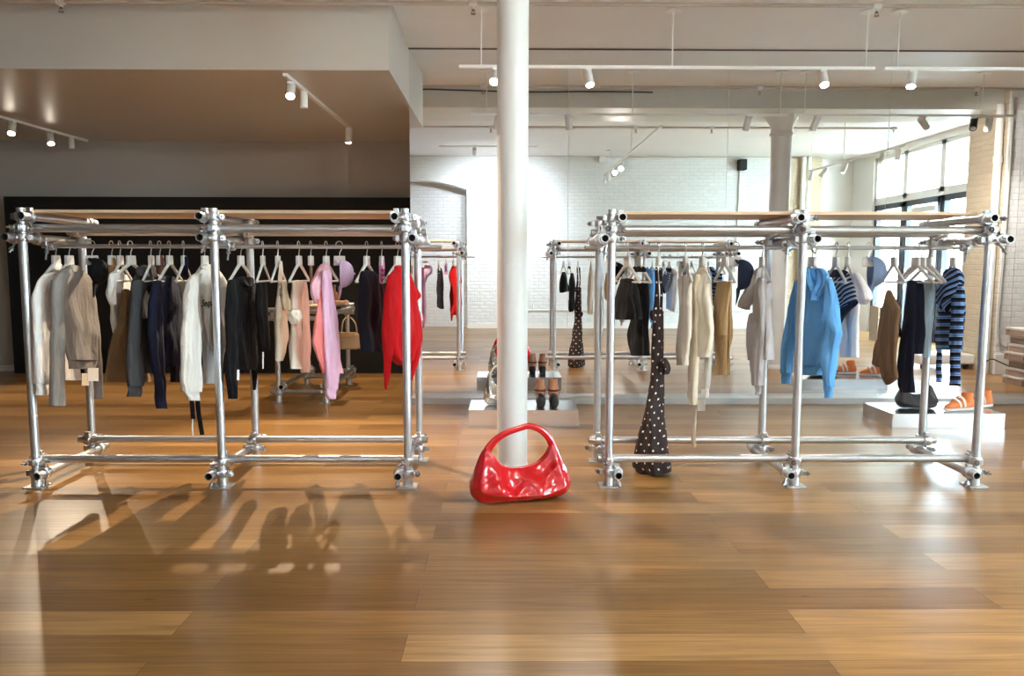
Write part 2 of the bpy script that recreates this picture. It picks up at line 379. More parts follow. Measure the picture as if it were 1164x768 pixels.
# ------------------------------------------------------------------ columns
def column(x, y, r, label, zt):
    t = empty('round_column', (x, y, 0), label, 'column')
    MB().lathe([(r, 0), (r, zt-.25), (r, zt-.2)], (x, y, 0), 40, caps=False).obj('column_shaft', plain('column_paint', (.72, .72, .70), .42, noise=.06, nscale=5, bump=.05, bscale=9), t)
    MB().lathe([(r*1.06, 0), (r*1.06, .04), (r*1.01, .05)], (x, y, 0), 40).obj('column_base', W_PAINT, t)
    MB().lathe([(r, zt-.26), (r*1.15, zt-.25), (r*1.15, zt-.22), (r*1.02, zt-.2), (r*1.15, zt-.12), (r*1.55, zt-.03), (r*1.6, zt)], (x, y, 0), 40).obj('column_capital', W_PAINT, t)
column(.050, 4.80, .0985, 'slim round white column standing just behind the red bag', 3.245)
column(3.55, 4.75, .128, 'round white column with flared capital, seen in the mirrors above the grey hoodie', 3.245)

# ------------------------------------------------------------------ scaffold racks
PR = .0243
def pipe_mb(a, b, r=PR):
    """open ended pipe with wall thickness"""
    a = V(a); b = V(b); d = (b-a).normalized(); m = MB(); seg = 20
    up = V((0, 0, 1)) if abs(d.z) < .9 else V((0, 1, 0)); x = d.cross(up).normalized(); y = d.cross(x)
    def ring(c, rr): return [c+(x*cos(2*pi*k/seg)+y*sin(2*pi*k/seg))*rr for k in range(seg)]
    m.rings([ring(a+d*.05, r*.8), ring(a, r*.8), ring(a, r), ring(b, r), ring(b, r*.8), ring(b-d*.05, r*.8)])
    for k_, f_ in enumerate(m.f):
        if k_ < seg or 4*seg <= k_: m.mi[k_] = 1
    return m
def collar_mb(c, axis, r=PR, w=.046):
    axis = V(axis).normalized(); rot = axis.to_track_quat('Z', 'Y').to_matrix(); m = MB()
    m.lathe([(r, -w/2), (r+.009, -w/2), (r+.012, -w/2+.006), (r+.012, w/2-.006), (r+.009, w/2), (r, w/2)], c, 20, rot=rot, caps=False)
    return m, rot
def coupler(parent, post, pipec, pipeaxis, hint):
    """two ring clamps joined back to back, with swing bolts"""
    post = V(post); pc = V(pipec); m = MB()
    a, _ = collar_mb(post, (0, 0, 1)); b_, _ = collar_mb(pc, pipeaxis)
    m.add(a.v, a.f); m.add(b_.v, b_.f)
    mid = (post+pc)/2; m.box(mid, (.04, .04, .04))
    d = (pc-post); d.z = 0; d = d.normalized() if d.length > 1e-4 else V((0, 1, 0))
    pa = V(pipeaxis).normalized()
    # hinge lugs
    side = V((-d.y, d.x, 0))
    lug1 = post - d*(PR+.016); lug2 = pc + d*(PR+.014)*0 + V((0, 0, PR+.016))
    m.box(lug1, (.03, .03, .034)); m.box(lug2, (.03, .03, .022))
    o = m.obj('coupler', COUP, parent, bevel=.002)
    for q, ax in ((lug1+V((0, 0, 0)), -d*.6+side*.8), (pc+V((0, 0, -PR-.014)), V(hint))):
        ax = ax.normalized(); bm = MB(); bm.tube([q-ax*.012, q+ax*.055], .0065, 8); bm.tube([q+ax*.022, q+ax*.036], .0135, 6)
        bm.tube([q+ax*.036, q+ax*.040], .016, 8); bm.obj('bolt', BOLT, o)
    return o
def rack(name, label, px, py, DD, rot, offs_top, offs_low, offs_bot):
    """px: x of three front posts; py: front Y; DD depth"""
    t = empty(name, ((px[0]+px[2])/2, py+DD/2, 0), label, 'clothes rack', 'pipe clothes racks')
    zt = 1.662; zT, zX, zL, zB, zD = 1.612, 1.547, 1.490, .158, .085
    fr = [V((x, py+rot*(x-px[0]), 0)) for x in px]; rr = [p+V((.0, DD, 0)) for p in fr]
    for p in fr+rr:
        pipe_mb(p+V((0, 0, .004)), p+V((0, 0, zt))).obj('post', SP, t)
        b = MB(); b.box(p+V((0, 0, .004)), (.115, .115, .008)); b.lathe([(.033, .008), (.031, .03), (.031, .075), (.027, .078)], p, 20)
        b.obj('base_plate', STEEL, t, bevel=.002)
    ex = V((1, 0, 0))
    for z in (zX, zB):
        a, c = fr[0]+V((-.06, .05, z)), fr[2]+V((.06, .05, z)); pipe_mb(a, c).obj('cross_pipe', SP, t)
        a, c = rr[0]+V((-.06, -.05, z)), rr[2]+V((.06, -.05, z)); pipe_mb(a, c).obj('cross_pipe', SP, t)
        for p in fr: coupler(t, p+V((0, 0, z)), p+V((0, .05, z)), (1, 0, 0), (.5, -.6, -.6))
        for p in rr: coupler(t, p+V((0, 0, z)), p+V((0, -.05, z)), (1, 0, 0), (.6, .5, .6))
    for z, off in ((zT, offs_top), (zL, offs_low), (zD, offs_bot)):
        for i in range(3):
            o = V((off[i], 0, z)); a, c = fr[i]+o-V((0, .085, 0)), rr[i]+o+V((0, .085, 0))
            pipe_mb(a, c).obj('depth_pipe', SP, t)
            coupler(t, fr[i]+V((0, 0, z)), fr[i]+o, (0, 1, 0), (off[i]*8, -.3, -.9)); coupler(t, rr[i]+V((0, 0, z)), rr[i]+o, (0, 1, 0), (off[i]*8, .3, .9))
    # hanging rail with swivel clamps on the low depth pipes
    yr = 4.70; zr = 1.447
    pipe_mb((px[0]-.05 if px[0] < 0 else px[0]-.13, yr, zr), (px[2]+(.19 if px[0] < 0 else .02), yr, zr), .0125).obj('hanging_rail', SP, t)
    for i in range(3):
        xx = fr[i].x+offs_low[i]; m = MB(); a, _ = collar_mb((xx, yr-.045, zL), (0, 1, 0), w=.05); m.add(a.v, a.f)
        x2 = xx + (.05 if offs_low[i] < 0 else -.05)
        a, _ = collar_mb((x2, yr, zr), (1, 0, 0), r=.0135, w=.05); m.add(a.v, a.f); m.box(((xx+x2)/2, yr-.02, (zL+zr)/2-.004), (.05, .05, .03))
        o = m.obj('coupler', COUP, t, bevel=.002)
        k = MB(); k.tube([(x2, yr-.03, zr+.02), (x2-.012, yr-.035, zr-.085)], .0065, 8); k.tube([(x2-.004, yr-.034, zr-.03), (x2-.006, yr-.034, zr-.045)], .0135, 6); k.obj('bolt', BOLT, o)
        k = MB(); k.tube([(xx, yr-.045, zL+.02), (xx+.01, yr-.045, zL+.065)], .0065, 8); k.tube([(xx+.004, yr-.045, zL+.035), (xx+.006, yr-.045, zL+.047)], .0135, 6); k.obj('bolt', BOLT, o)
    zb = zT+PR
    o = MB().bx(px[0]+.055, px[2]-.055, py+.03, py+DD-.03, zb, zb+.018).obj('shelf_board', BOARD, t, bevel=.001); o['label'] = 'pale wooden board laid on the top pipes'
    return t
rack('clothes_rack', 'galvanised pipe clothes rack hung with clothes before the black wall', [-2.819, -1.701, -.583], 4.434, .6155, -.0059, (.05, -.05, -.05), (-.05, -.05, .05), (.05, -.05, -.05))
rack('clothes_rack', 'galvanised pipe clothes rack standing before the mirrors, right of the column', [.632, 1.765, 2.868], 4.439, .5855, -.0034, (.05, -.05, -.03), (-.05, .05, .07), (.05, -.05, -.04))

# ------------------------------------------------------------------ hangers
def hanger_meshes():
    hk = MB(); pts = []
    for k in range(11):
        a = R(200-22*k); pts.append(V((.020*cos(a), 0, .002+.020*sin(a))))
    pts += [V((.012, 0, -.030)), V((.002, 0, -.048)), V((0, 0, -.072))]
    hk.tube(pts, .0032, 8)
    hd = MB()
    hd.add([(-.034, -.009, -.068), (.034, -.009, -.068), (.037, -.009, -.128), (-.037, -.009, -.128), (-.034, .009, -.068), (.034, .009, -.068), (.037, .009, -.128), (-.037, .009, -.128)],
           [(0, 1, 2, 3), (7, 6, 5, 4), (0, 4, 5, 1), (1, 5, 6, 2), (2, 6, 7, 3), (3, 7, 4, 0)])
    ar = MB()
    for s in (-1, 1):
        ar.tube([(s*.012, 0, -.118), (s*.065, 0, -.152), (s*.125, 0, -.196), (s*.170, 0, -.226)], [.013, .012, .011, .010], 10, flat=.6, flatdir=(0, 1, 0))
    ba = MB().tube([(-.158, 0, -.226), (.158, 0, -.226)], .006, 8)
    return hk, hd, ar, ba
_h = hanger_meshes()
HOOKME, HEADME, ARMME, BARME = _h[0].mesh('hook', HOOK), _h[1].mesh('head', HANG, False), _h[2].mesh('arms', HANG), _h[3].mesh('bar', HANG)
RAILZ = 1.447+.0125-.001
def hanger(p, phi, label, group, bar=True):
    t = empty('clothes_hanger', p, label, 'hanger', group, rz=phi)
    for nm, me in (('hook', HOOKME), ('head', HEADME))+((('arms', ARMME), ('bar', BARME)) if bar else ()):
        o = bpy.data.objects.new(nm, me); COL.objects.link(o); o.parent = t
        if nm == 'head': md = o.modifiers.new('b', 'BEVEL'); md.width = .004; md.segments = 2
    return t

# ------------------------------------------------------------------ garments
class Plane:
    """upright plane through the hanging point, its horizontal direction at angle phi"""
    def __init__(s, xc, phi, Y=4.70):
        s.p = atY(xc, 300, Y); s.d = V((cos(phi), sin(phi), 0)); s.n = V((-s.d.y, s.d.x, 0))
        if s.n.dot(s.p-CAM) > 0: s.n = -s.n
    def hit(s, x, y, off=0):
        d = ray(x, y); q = s.p+s.n*off; t = (q-CAM).dot(s.n)/d.dot(s.n); return CAM+d*t
def auto_phi(xc, wpx, W):
    X = atY(xc, 300, 4.7).x; s = 1 if X < 0 else -1; k = abs(X)/4.7; best = None
    for dg in range(30, 112):
        a = R(dg); f = cos(a)+k*sin(a); e = abs(f*W*181-wpx)
        if f > .05 and (best is None or e < best[0]): best = (e, a)
    return s*best[1]
def loft(pl, rows, t=.06, off=0, amp=.10, folds=5, seed=0, seg=40, hem=True, step=4.0, sq=.80, wrk=1.0):
    rnd = random.Random(seed*131+7); ph = [rnd.uniform(0, 6.28) for _ in range(6)]
    # resample rows
    fine = []
    for a, b in zip(rows, rows[1:]):
        n = max(1, int(round(abs(b[0]-a[0])/step)))
        for k in range(n): fine.append([a[i]+(b[i]-a[i])*k/n for i in range(3)])
    fine.append(list(rows[-1][:3])); 
    rings = []; uvs = []; nf = len(fine)
    for i, (y, xl, xr) in enumerate(fine):
        Pl, Pr = pl.hit(xl, y, off), pl.hit(xr, y, off); c = (Pl+Pr)/2; hw = (Pr-Pl).length/2; d = (Pr-Pl).normalized() if hw > 1e-6 else pl.d
        c0 = proj(c)[0]; kd = (proj(c+d*.01)[0]-c0)/.01; kn = (proj(c+pl.n*.01)[0]-c0)/.01; k = abs(kn/kd) if abs(kd) > 1e-6 else 1
        s = i/max(1, nf-1)
        tt = t/2*min(1, .45+2.2*s*nf*step/60) ; tt = min(tt, .8*hw/max(k, .05), hw*1.2)
        a = sqrt(max(hw*hw-(k*tt)**2, (.4*hw)**2))
        ring = []
        for j in range(seg):
            th = 2*pi*j/seg; cx, sx = cos(th), sin(th)
            ex = math.copysign(abs(cx)**sq, cx); ey = math.copysign(abs(sx)**sq, sx)
            w = amp*(.25+.75*s)*(sin(folds*th+ph[0]+1.3*s)*.6+sin((folds+3)*th+ph[1]-2.1*s)*.4) + amp*.35*sin(9*s*nf*step/80+ph[2]+2*th)
            q = c+d*(a*ex*(1+.15*w*abs(sx)))+pl.n*(tt*ey*(1+2.2*w)+ .004*sin(6*s+ph[3]))
            wr_ = mnoise.noise(V((q.x*16+ph[4]*9, q.y*16, q.z*6+ph[5])))*.6+mnoise.noise(V((q.x*34, q.y*34+ph[4], q.z*13)))*.4
            ring.append(q+(pl.n*ey*.020+d*ex*.004)*wr_*wrk*(.5+.5*s))
        uu = [0.0]*seg
        for j in range(1, seg//2+1): uu[j] = uu[j-1]+(ring[j]-ring[j-1]).length
        mid_ = uu[seg//4]; uu = [x-mid_ for x in uu]
        for j in range(1, seg//2): uu[seg-j] = uu[j]
        uu = [(x, c.z) for x in uu]
        rings.append(ring); uvs.append(uu)
    if hem:
        last = rings[-1]; cc = sum(last, V())/seg
        rings.append([cc+(p-cc)*.995-V((0,0,.001)) for p in last]); uvs.append(uvs[-1]); rings.append([cc+(p-cc)*.90 for p in last]); uvs.append(uvs[-1])
        up = rings[-5] if len(rings) > 5 else rings[0]; cu = sum(up, V())/seg
        rings.append([cu+(p-cu)*.86 for p in up]); uvs.append(uvs[-1])
    m = MB(); m.rings(rings); flat = [q for u_ in uvs for q in u_]
    for i, q in enumerate(flat): m.uv[i] = q
    return m
GCOUNT = [0]
def garment(name, label, cat, group, mat, xc, pieces, W=.42, phi=None, wpx=None, hang='white hanger', Y=4.70, hx=None, bar=True, hphi=None):
    if phi is None:
        r_ = pieces[0][1]; wpx = wpx or max(b-a for _, a, b in r_); phi = auto_phi(xc, wpx, W)
    else: phi = R(phi)
    pl = Plane(xc, phi, Y); GCOUNT[0] += 1
    P = V((atY(hx or xc, 300, Y).x, Y, RAILZ))
    if hang: hanger(P, R(hphi) if hphi else phi, hang, group.replace('clothes', 'hangers'), bar)
    t = empty(name, (P.x, Y, 1.30), label, cat, group)
    for k, pc in enumerate(pieces):
        part, rows, o = pc[0], pc[1], (pc[2] if len(pc) > 2 else {})
        m = loft(pl, rows, o.get('t', .07)*.8, o.get('off', 0)*.85, o.get('amp', .13)*1.25, o.get('folds', 5), GCOUNT[0]*11+k, hem=o.get('hem', True), step=o.get('step', 4), wrk=o.get('wrk', 1) if o.get('amp', .13) > .06 else .25)
        ob = m.obj(part, o.get('mat', mat), t, sub=1)
        if o.get('label'): ob['label'] = o['label']
    return t, pl
GL, GR = 'clothes on the left rack', 'clothes on the right rack'
F_ = fabric
SL = dict(t=.060, off=.042)                   # sleeves in front of the body
SB = dict(t=.07, off=-.03)
# ---- left rack, from its left end
wt = F_('white', (.80, .77, .74))
garment('white_sweater', 'white sweater at the left end of the left rack, sleeve by the post', 'sweater', GL, wt, 64, [
    ('body', [(303, 60, 69), (311, 52, 78), (318, 48, 84), (345, 47, 88), (400, 48, 90), (432, 50, 92)], dict(t=.09, off=-.04)),
    ('sleeve', [(309, 52, 64), (318, 43, 60), (338, 37, 58), (370, 37, 57), (408, 38, 57), (436, 40, 56)], SL),
    ('cuff', [(434, 40.5, 55.5), (442, 41, 55), (449, 41, 55)], dict(t=.06, off=.045, amp=.03)),
    ('collar', [(299, 58, 70), (303, 57, 71), (307, 57, 71)], dict(t=.09, amp=.03))], phi=88, hang='white hanger in the white sweater at the rack end')
gk = F_('grey_knit', (.27, .245, .225))
t, pl = garment('grey_sweater', 'taupe grey knit sweater with a hanging white price tag', 'sweater', GL, gk, 83, [
    ('body', [(304, 72, 88), (311, 64, 99), (320, 60, 104), (345, 66, 108.5), (380, 71, 110.5), (400, 74, 111), (409, 76, 110.5)], dict(t=.075)),
    ('hem', [(407, 76, 111), (414, 78, 110), (419, 79, 108.5)], dict(t=.06, amp=.03)),
    ('sleeve', [(309, 68, 82), (320, 58.5, 76), (345, 57, 71), (380, 57, 72), (420, 57, 74), (461, 59, 75)], dict(t=.06, off=.055)),
    ('sleeve', [(318, 96, 104), (338, 100, 109), (370, 104, 113), (410, 107, 115), (453, 108, 117)], dict(t=.05, off=-.06)),
    ('collar', [(301, 75, 90), (305, 74, 92), (309, 75, 92)], dict(t=.09, amp=.03))], W=.42, wpx=50, hang='white hanger in the taupe grey sweater', hx=79)
def flat_tag(parent, pl, x0, x1, y0, y1, off, mat=TAG, name='price_tag', lab='white paper price tag'):
    q = [pl.hit(x, y, off) for x, y in ((x0, y0), (x1, y0), (x1, y1), (x0, y1))]; r_ = [p-pl.n*.002 for p in q]
    o = MB().add(q+r_, [(0, 1, 2, 3), (7, 6, 5, 4), (0, 4, 5, 1), (1, 5, 6, 2), (2, 6, 7, 3), (3, 7, 4, 0)]).obj(name, mat, parent, smooth=False)
    o['label'] = lab; return o
flat_tag(t, pl, 100, 112, 418, 433, .075); flat_tag(t, pl, 93, 101, 424, 438, .02, plain('cream_card', (.80, .72, .58), .7), 'inner_tag', 'cream swing tag')
def cap_thing(label, mat, x, y, s, phi, group, Y=4.70, hanglab=None, flip=1, hx=None, under=None):
    """baseball cap hung up by its strap: crown bulging sideways, bill hanging down. local: x right, z up, size unit = crown radius"""
    P = atY(x, y, Y); t = empty('baseball_cap', P, label, 'cap', group, rz=phi)
    m = MB(); rs = []; n = 14
    for i in range(n+1):
        a = i/n*pi/2; rr = s*cos(a)**.75 if i < n else 0.001; xx = s*1.05*sin(a)
        rs.append([V((flip*(xx-.35*s), rr*.80*cos(2*pi*k/28)*1.0, rr*1.08*sin(2*pi*k/28)+.0)) for k in range(28)])
    inner = [[V((p.x*.96-flip*.01*s, p.y*.93, p.z*.93)) for p in r_] for r_ in rs]
    allr = inner[::-1]+rs
    m.rings(allr, True, True); ob = m.obj('crown', mat, None, sub=1, recalc=True); ob.parent = t
    b = MB(); top = []; bot = []
    for i in range(7):
        v = i/6; row = []; row2 = []
        for j in range(13):
            u = (j/12*2-1); w = .82*s*sqrt(max(.02, 1-.75*v**3))
            px = flip*(-.40*s+ .10*s*v+ .20*s*u*u - .12*s*v*v); pz = -1.0*s*sqrt(max(0, 1-.55*u*u))*.98 - v*1.15*s*(1-.42*u*u)
            row.append(V((px, u*w*.9, pz))); row2.append(V((px-flip*.006, u*w*.9, pz)))
        top.append(row); bot.append(row2)
    vs = [p for r_ in top for p in r_]+[p for r_ in bot for p in r_]; o = 7*13; fs = []
    for i in range(6):
        for j in range(12):
            a = i*13+j; fs += [(a, a+1, a+14, a+13), (o+a, o+a+13, o+a+14, o+a+1)]
    for j in range(12): fs += [(78+j, 78+j+1, o+78+j+1, o+78+j), (j+1, j, o+j, o+j+1)]
    for i in range(6): fs += [(i*13, i*13+13, o+i*13+13, o+i*13), (i*13+12+13, i*13+12, o+i*13+12, o+i*13+25)]
    b.add(vs, fs); ob = b.obj('bill', mat, None, sub=1, recalc=True); ob.parent = t
    k = MB().lathe([(.010, 0), (.009, .004), (.004, .007)], (flip*.72*s, 0, 0), 10, rot=Matrix.Rotation(pi/2*flip, 3, 'Y')); ob = k.obj('top_button', mat); ob.parent = t
    st = MB().tube(smoothpath([(flip*-.36*s, -.5*s, .75*s), (flip*-.5*s, -.25*s, .98*s), (flip*-.5*s, .25*s, .98*s), (flip*-.36*s, .5*s, .75*s)]), .012, 8, flat=.3); ob = st.obj('strap', mat); ob.parent = t
    if hanglab: hanger(V((atY(hx or x, 300, Y).x, Y, RAILZ)), phi, hanglab, group.replace('clothes', 'hangers'), False)
    return t
cap_thing('black cap hanging between the grey sweater and the white tee', F_('black', (.006, .006, .007)), 112, 308, .078, R(15), GL, hanglab='hanger holding the black cap', hx=105)
def small_strip(name, label, cat, x, y0, y1, w, mat, group, beads=None, hx=None, hanglab=None, phi=0):
    P = atY(x, (y0+y1)/2, 4.7); z0, z1 = atY(x, y1, 4.7).z, atY(x, y0, 4.7).z
    t = empty(name, P, label, cat, group)
    m = MB(); rs = []
    for i in range(13):
        v = i/12; z = z1+(z0-z1)*v; k = w/2*(1-.25*abs(2*v-1)**4)*(1+.05*sin(9*v))
        rs.append([V((P.x+k*cos(a)*cos(phi), 4.7+k*cos(a)*sin(phi)+.014*sin(a), z)) for a in [2*pi*j/16 for j in range(16)]])
    m.rings(rs); m.obj('strip', mat, t, sub=1)
    if beads:
        b = MB()
        for i in range(3):
            zz = z1+(z0-z1)*(.45+.2*i); b.lathe([(.001, -.012), (.010, -.008), (.013, 0), (.010, .008), (.001, .012)], (P.x+.008, 4.7-.014, zz), 12)
        b.obj('bead', beads, t)
    if hanglab: hanger(V((atY(hx or x, 300, 4.7).x, 4.70, RAILZ)), R(86) if phi == 0 else phi, hanglab, group.replace('clothes', 'hangers'), False)
    return t
small_strip('scarf', 'small tan patterned scarf hanging between black cap and white tee', 'scarf', 127.5, 293, 311, .055, plain('tan_print', (.42, .26, .13), .7, noise=.5, nscale=60), GL, hanglab='hanger under the small tan scarf')
garment('t_shirt', 'bright white short sleeved tee with a pointed hem, left of the brown skirt', 't-shirt', GL, wt, 137, [
    ('body', [(306, 130, 139), (316, 125, 145), (328, 123, 149), (345, 125, 147), (360, 126, 141), (372, 128, 135), (379, 129.5, 133)], dict(t=.06)),
    ('sleeve', [(309, 125, 135), (320, 121.5, 132), (332, 120, 131), (346, 125, 132)], dict(t=.06, off=.05)),
    ('sleeve', [(312, 139, 146), (326, 141, 151), (342, 143, 149)], dict(t=.05, off=-.04))], W=.36, hang='white hanger in the pointed white tee')
br = F_('brown', (.25, .145, .07))
garment('skirt', 'brown flared skirt hanging left of the charcoal hoodie', 'skirt', GL, br, 150, [
    ('body', [(330, 139, 147), (345, 136, 151), (380, 129.5, 160), (410, 123, 168), (434, 118, 172)], dict(t=.09, amp=.2)),
    ('waistband', [(328, 138.5, 147.5), (334, 138.5, 148)], dict(t=.06, amp=.02))], W=.40, hang='white hanger over the brown skirt', hx=149)
ch = F_('charcoal', (.046, .045, .046))
garment('hoodie', 'charcoal hoodie with ribbed cuff, right of the brown skirt', 'hoodie', GL, ch, 165, [
    ('body', [(310, 156, 172), (320, 150, 178), (345, 150, 178), (380, 152, 177), (410, 158, 174), (424, 160, 173)], dict(t=.10, off=-.02)),
    ('sleeve', [(318, 149, 163), (330, 147.5, 162), (360, 146, 160), (400, 145, 162), (428, 145, 164.5), (439, 146, 162)], SL),
    ('cuff', [(437, 146, 161.5), (444, 145, 161), (450.5, 144.7, 160.5)], dict(t=.055, off=.045, amp=.03)),
    ('hood', [(301, 160, 171), (306, 155, 175), (313, 154, 176), (324, 160, 175)], dict(t=.09, off=0, amp=.2))], W=.44, hang='white hanger in the charcoal hoodie', hx=172)
small_strip('pouch', 'glossy reddish brown leather pouch hanging left of the navy sweater', 'pouch', 182, 290, 312, .05, plain('red_leather', (.17, .05, .025), .25), GL, hanglab='hanger carrying the red brown pouch')
nv = F_('navy', (.011, .013, .032))
garment('navy_sweater', 'navy blue sweater with long tapering sleeve, right of the charcoal hoodie', 'sweater', GL, nv, 190, [
    ('body', [(313, 182, 198), (322, 176, 205), (345, 174, 208), (380, 175, 208), (405, 180, 207), (416, 184, 206)], dict(t=.11)),
    ('sleeve', [(318, 174, 184), (345, 169.5, 185), (380, 168.5, 186), (410, 172, 186), (440, 175.5, 187.5), (464, 178.5, 188.5)], SL),
    ('sleeve', [(322, 199, 209), (350, 201, 211), (390, 201, 209), (418, 198, 206)], SB)], W=.42, hang='white hanger in the navy sweater', hx=193)
garment('trousers', 'black trousers almost hidden behind the navy sweater', 'trousers', GL, F_('soft_black', (.009, .009, .012)), 203, [
    ('leg', [(319, 197, 211), (360, 196, 210), (400, 195, 208), (434, 194.5, 205)], dict(t=.05, off=-.06))], W=.25, hang='white hanger with the black trousers behind the navy sweater', hx=209)
small_strip('scarf', 'narrow navy scarf looped on a hanger right of the navy sweater', 'scarf', 211, 291, 314, .03, nv, GL)
ow = F_('off_white', (.72, .68, .62))
t, pl = garment('sweatshirt', 'off white sweatshirt with black script on the chest, by the middle post', 'sweatshirt', GL, ow, 237, [
    ('body', [(305, 228, 247), (313, 221, 254), (322, 219, 258), (345, 222, 258), (375, 225, 257), (396, 229, 256)], dict(t=.11)),
    ('hem', [(393, 229, 256), (400, 230, 254.5), (408, 231, 252)], dict(t=.09, amp=.03)),
    ('sleeve', [(310, 221, 232), (319, 213, 227), (341, 208.5, 224), (370, 206, 227), (405, 205, 228), (432, 205.5, 228), (445, 208, 227)], dict(t=.085, off=.06)),
    ('sleeve', [(318, 249, 258), (345, 252, 259), (390, 251, 257), (420, 246, 253)], dict(t=.05, off=-.05)),
    ('cuff', [(443, 209, 227), (449, 211.5, 227), (455, 213, 226.5)], dict(t=.06, off=.06, amp=.03)),
    ('collar', [(300, 229, 243), (304, 227, 245), (309, 228, 246)], dict(t=.09, amp=.03))], W=.44, wpx=41, hang='white hanger in the off white sweatshirt', hx=233)
fc = bpy.data.curves.new('lettering', 'FONT'); fc.body = 'Sequ'; fc.size = .060; fc.shear = .45; fc.extrude = .0012; fc.offset = .0006; fc.space_character = 1.15; fc.align_x = 'LEFT'
_fo = bpy.data.objects.new('lettering_source', fc); COL.objects.link(_fo); bpy.context.view_layer.update(); _me = bpy.data.meshes.new_from_object(_fo.evaluated_get(bpy.context.evaluated_depsgraph_get())); bpy.data.objects.remove(_fo); fo = bpy.data.objects.new('lettering', _me); COL.objects.link(fo); fo.data.materials.clear(); fo.data.materials.append(plain('print_ink', (.02, .017, .015), .7)); fo['label'] = 'black script lettering'
o_ = pl.hit(228.5, 348.5, .062); fo.matrix_world = Matrix(((pl.d.x, 0, pl.n.x, o_.x), (pl.d.y, 0, pl.n.y, o_.y), (0, 1, 0, o_.z), (0, 0, 0, 1))); 
_mw = fo.matrix_world.copy(); fo.matrix_basis = _mw; attach(fo, t)
garment('t_shirt', 'pale grey tee whose hem shows below the off white sweatshirt', 't-shirt', GL, F_('pale_grey', (.52, .53, .54)), 245, [
    ('body', [(312, 236, 250), (330, 231, 256), (390, 230, 255), (420, 230, 250), (436, 230, 245)], dict(t=.06, off=-.05))], W=.4, hang=None)
tb = empty('ribbon_tie', atY(222, 450, 4.66), 'pair of black ribbon ties hanging below the white cuff', 'ribbon', GL)
for pts in (((217.5, 448), (218.5, 462), (219.5, 476)), ((224, 448), (226, 470), (230, 494))):
    q = [atY(x, y, 4.66) for x, y in pts]; MB().tube(smoothpath(q), [.012]*5+[.014]*4+[.017]*4 if False else .0145, 8, flat=.3, flatdir=(0, 1, 0)).obj('ribbon', F_('soft_black', (.009, .009, .012)), tb)
q = [atY(x, y, 4.66) for x, y in ((219, 476), (218.5, 486), (219.5, 495))]; o = MB().tube(q, .004, 6).obj('cord_end', TAG, tb); o['label'] = 'white cord end'
bk = F_('black', (.006, .006, .007))
t, pl = garment('cardigan', 'black cardigan with drooping sleeves right of the middle post', 'cardigan', GL, bk, 274, [
    ('body', [(316, 266, 286), (325, 261, 291), (350, 259, 292), (390, 260, 292), (410, 266, 292), (420, 270, 290)], dict(t=.10)),
    ('sleeve', [(317, 260, 272), (330, 257.5, 272), (360, 256, 271), (400, 255.5, 270), (430, 256.5, 270), (453, 261, 269.5)], SL),
    ('sleeve', [(326, 284, 293), (360, 285, 294), (400, 284.5, 293), (425, 285, 292), (443, 286, 290)], SB),
    ('collar', [(314, 264, 288), (319, 263, 289), (325, 266, 287)], dict(t=.10, amp=.1))], W=.42, wpx=34, hang='white hanger with bare arms in the black cardigan', hx=274)
flat_tag(t, pl, 269.6, 272.2, 420, 432, .06)
t, pl = garment('blouse', 'black top with a thin white tag string, right of the cardigan', 'top', GL, bk, 298, [
    ('body', [(320, 292.5, 303), (335, 291.5, 304), (360, 291.5, 305), (385, 293, 306), (398, 296, 306)], dict(t=.06))], W=.3, hang='narrow white hanger in the black top', hx=299)
flat_tag(t, pl, 298.6, 299.8, 400, 419, .03)
cr_ = F_('cream', (.74, .66, .54))
garment('camisole', 'cream camisole with frilled strap hanging left of the cream trousers', 'top', GL, cr_, 320, [
    ('body', [(318, 316, 323), (335, 315.5, 326), (348, 314.5, 329), (362, 313.5, 327), (385, 313.5, 326), (400, 313.5, 323), (410, 313.5, 321)], dict(t=.06)),
    ('strap', [(296, 318, 321), (306, 316, 320.5), (320, 316.5, 322)], dict(t=.015, hem=False)),
    ('frill', [(318, 320, 325), (335, 321, 328.5), (352, 321, 330)], dict(t=.05, off=.04, amp=.4))], W=.3, hang='narrow white hanger in the cream camisole', hx=316)
t, pl = garment('trousers', 'cream trousers with a knot at the hip folded over a hanger', 'trousers', GL, cr_, 341, [
    ('leg', [(318, 331.5, 344), (340, 331, 343), (365, 331.5, 343), (395, 331, 343), (419, 330, 344)], dict(t=.05, off=.012)),
    ('leg', [(318, 342, 349), (345, 343, 350.5), (390, 343, 352), (423, 342, 353)], dict(t=.05, off=-.03, mat=F_('blush_cream', (.76, .64, .56)))),
    ('knot', [(351, 331, 341), (356, 329.5, 343), (362, 329.8, 342), (368, 332, 340)], dict(t=.08, off=.05, amp=.5))], phi=84, hang='white hanger with bare arms holding the cream trousers', hx=340)
small_strip('belt', 'slim brown belt on a hanger between cream trousers and pink hoodie', 'belt', 353.5, 294, 322, .018, plain('brown_leather', (.24, .15, .09), .5), GL, hanglab='hanger carrying the slim brown belt')
pk = F_('pink', (.78, .43, .50)); co_ = F_('coral', (.78, .22, .20)); li = F_('lilac_pink', (.76, .46, .62))
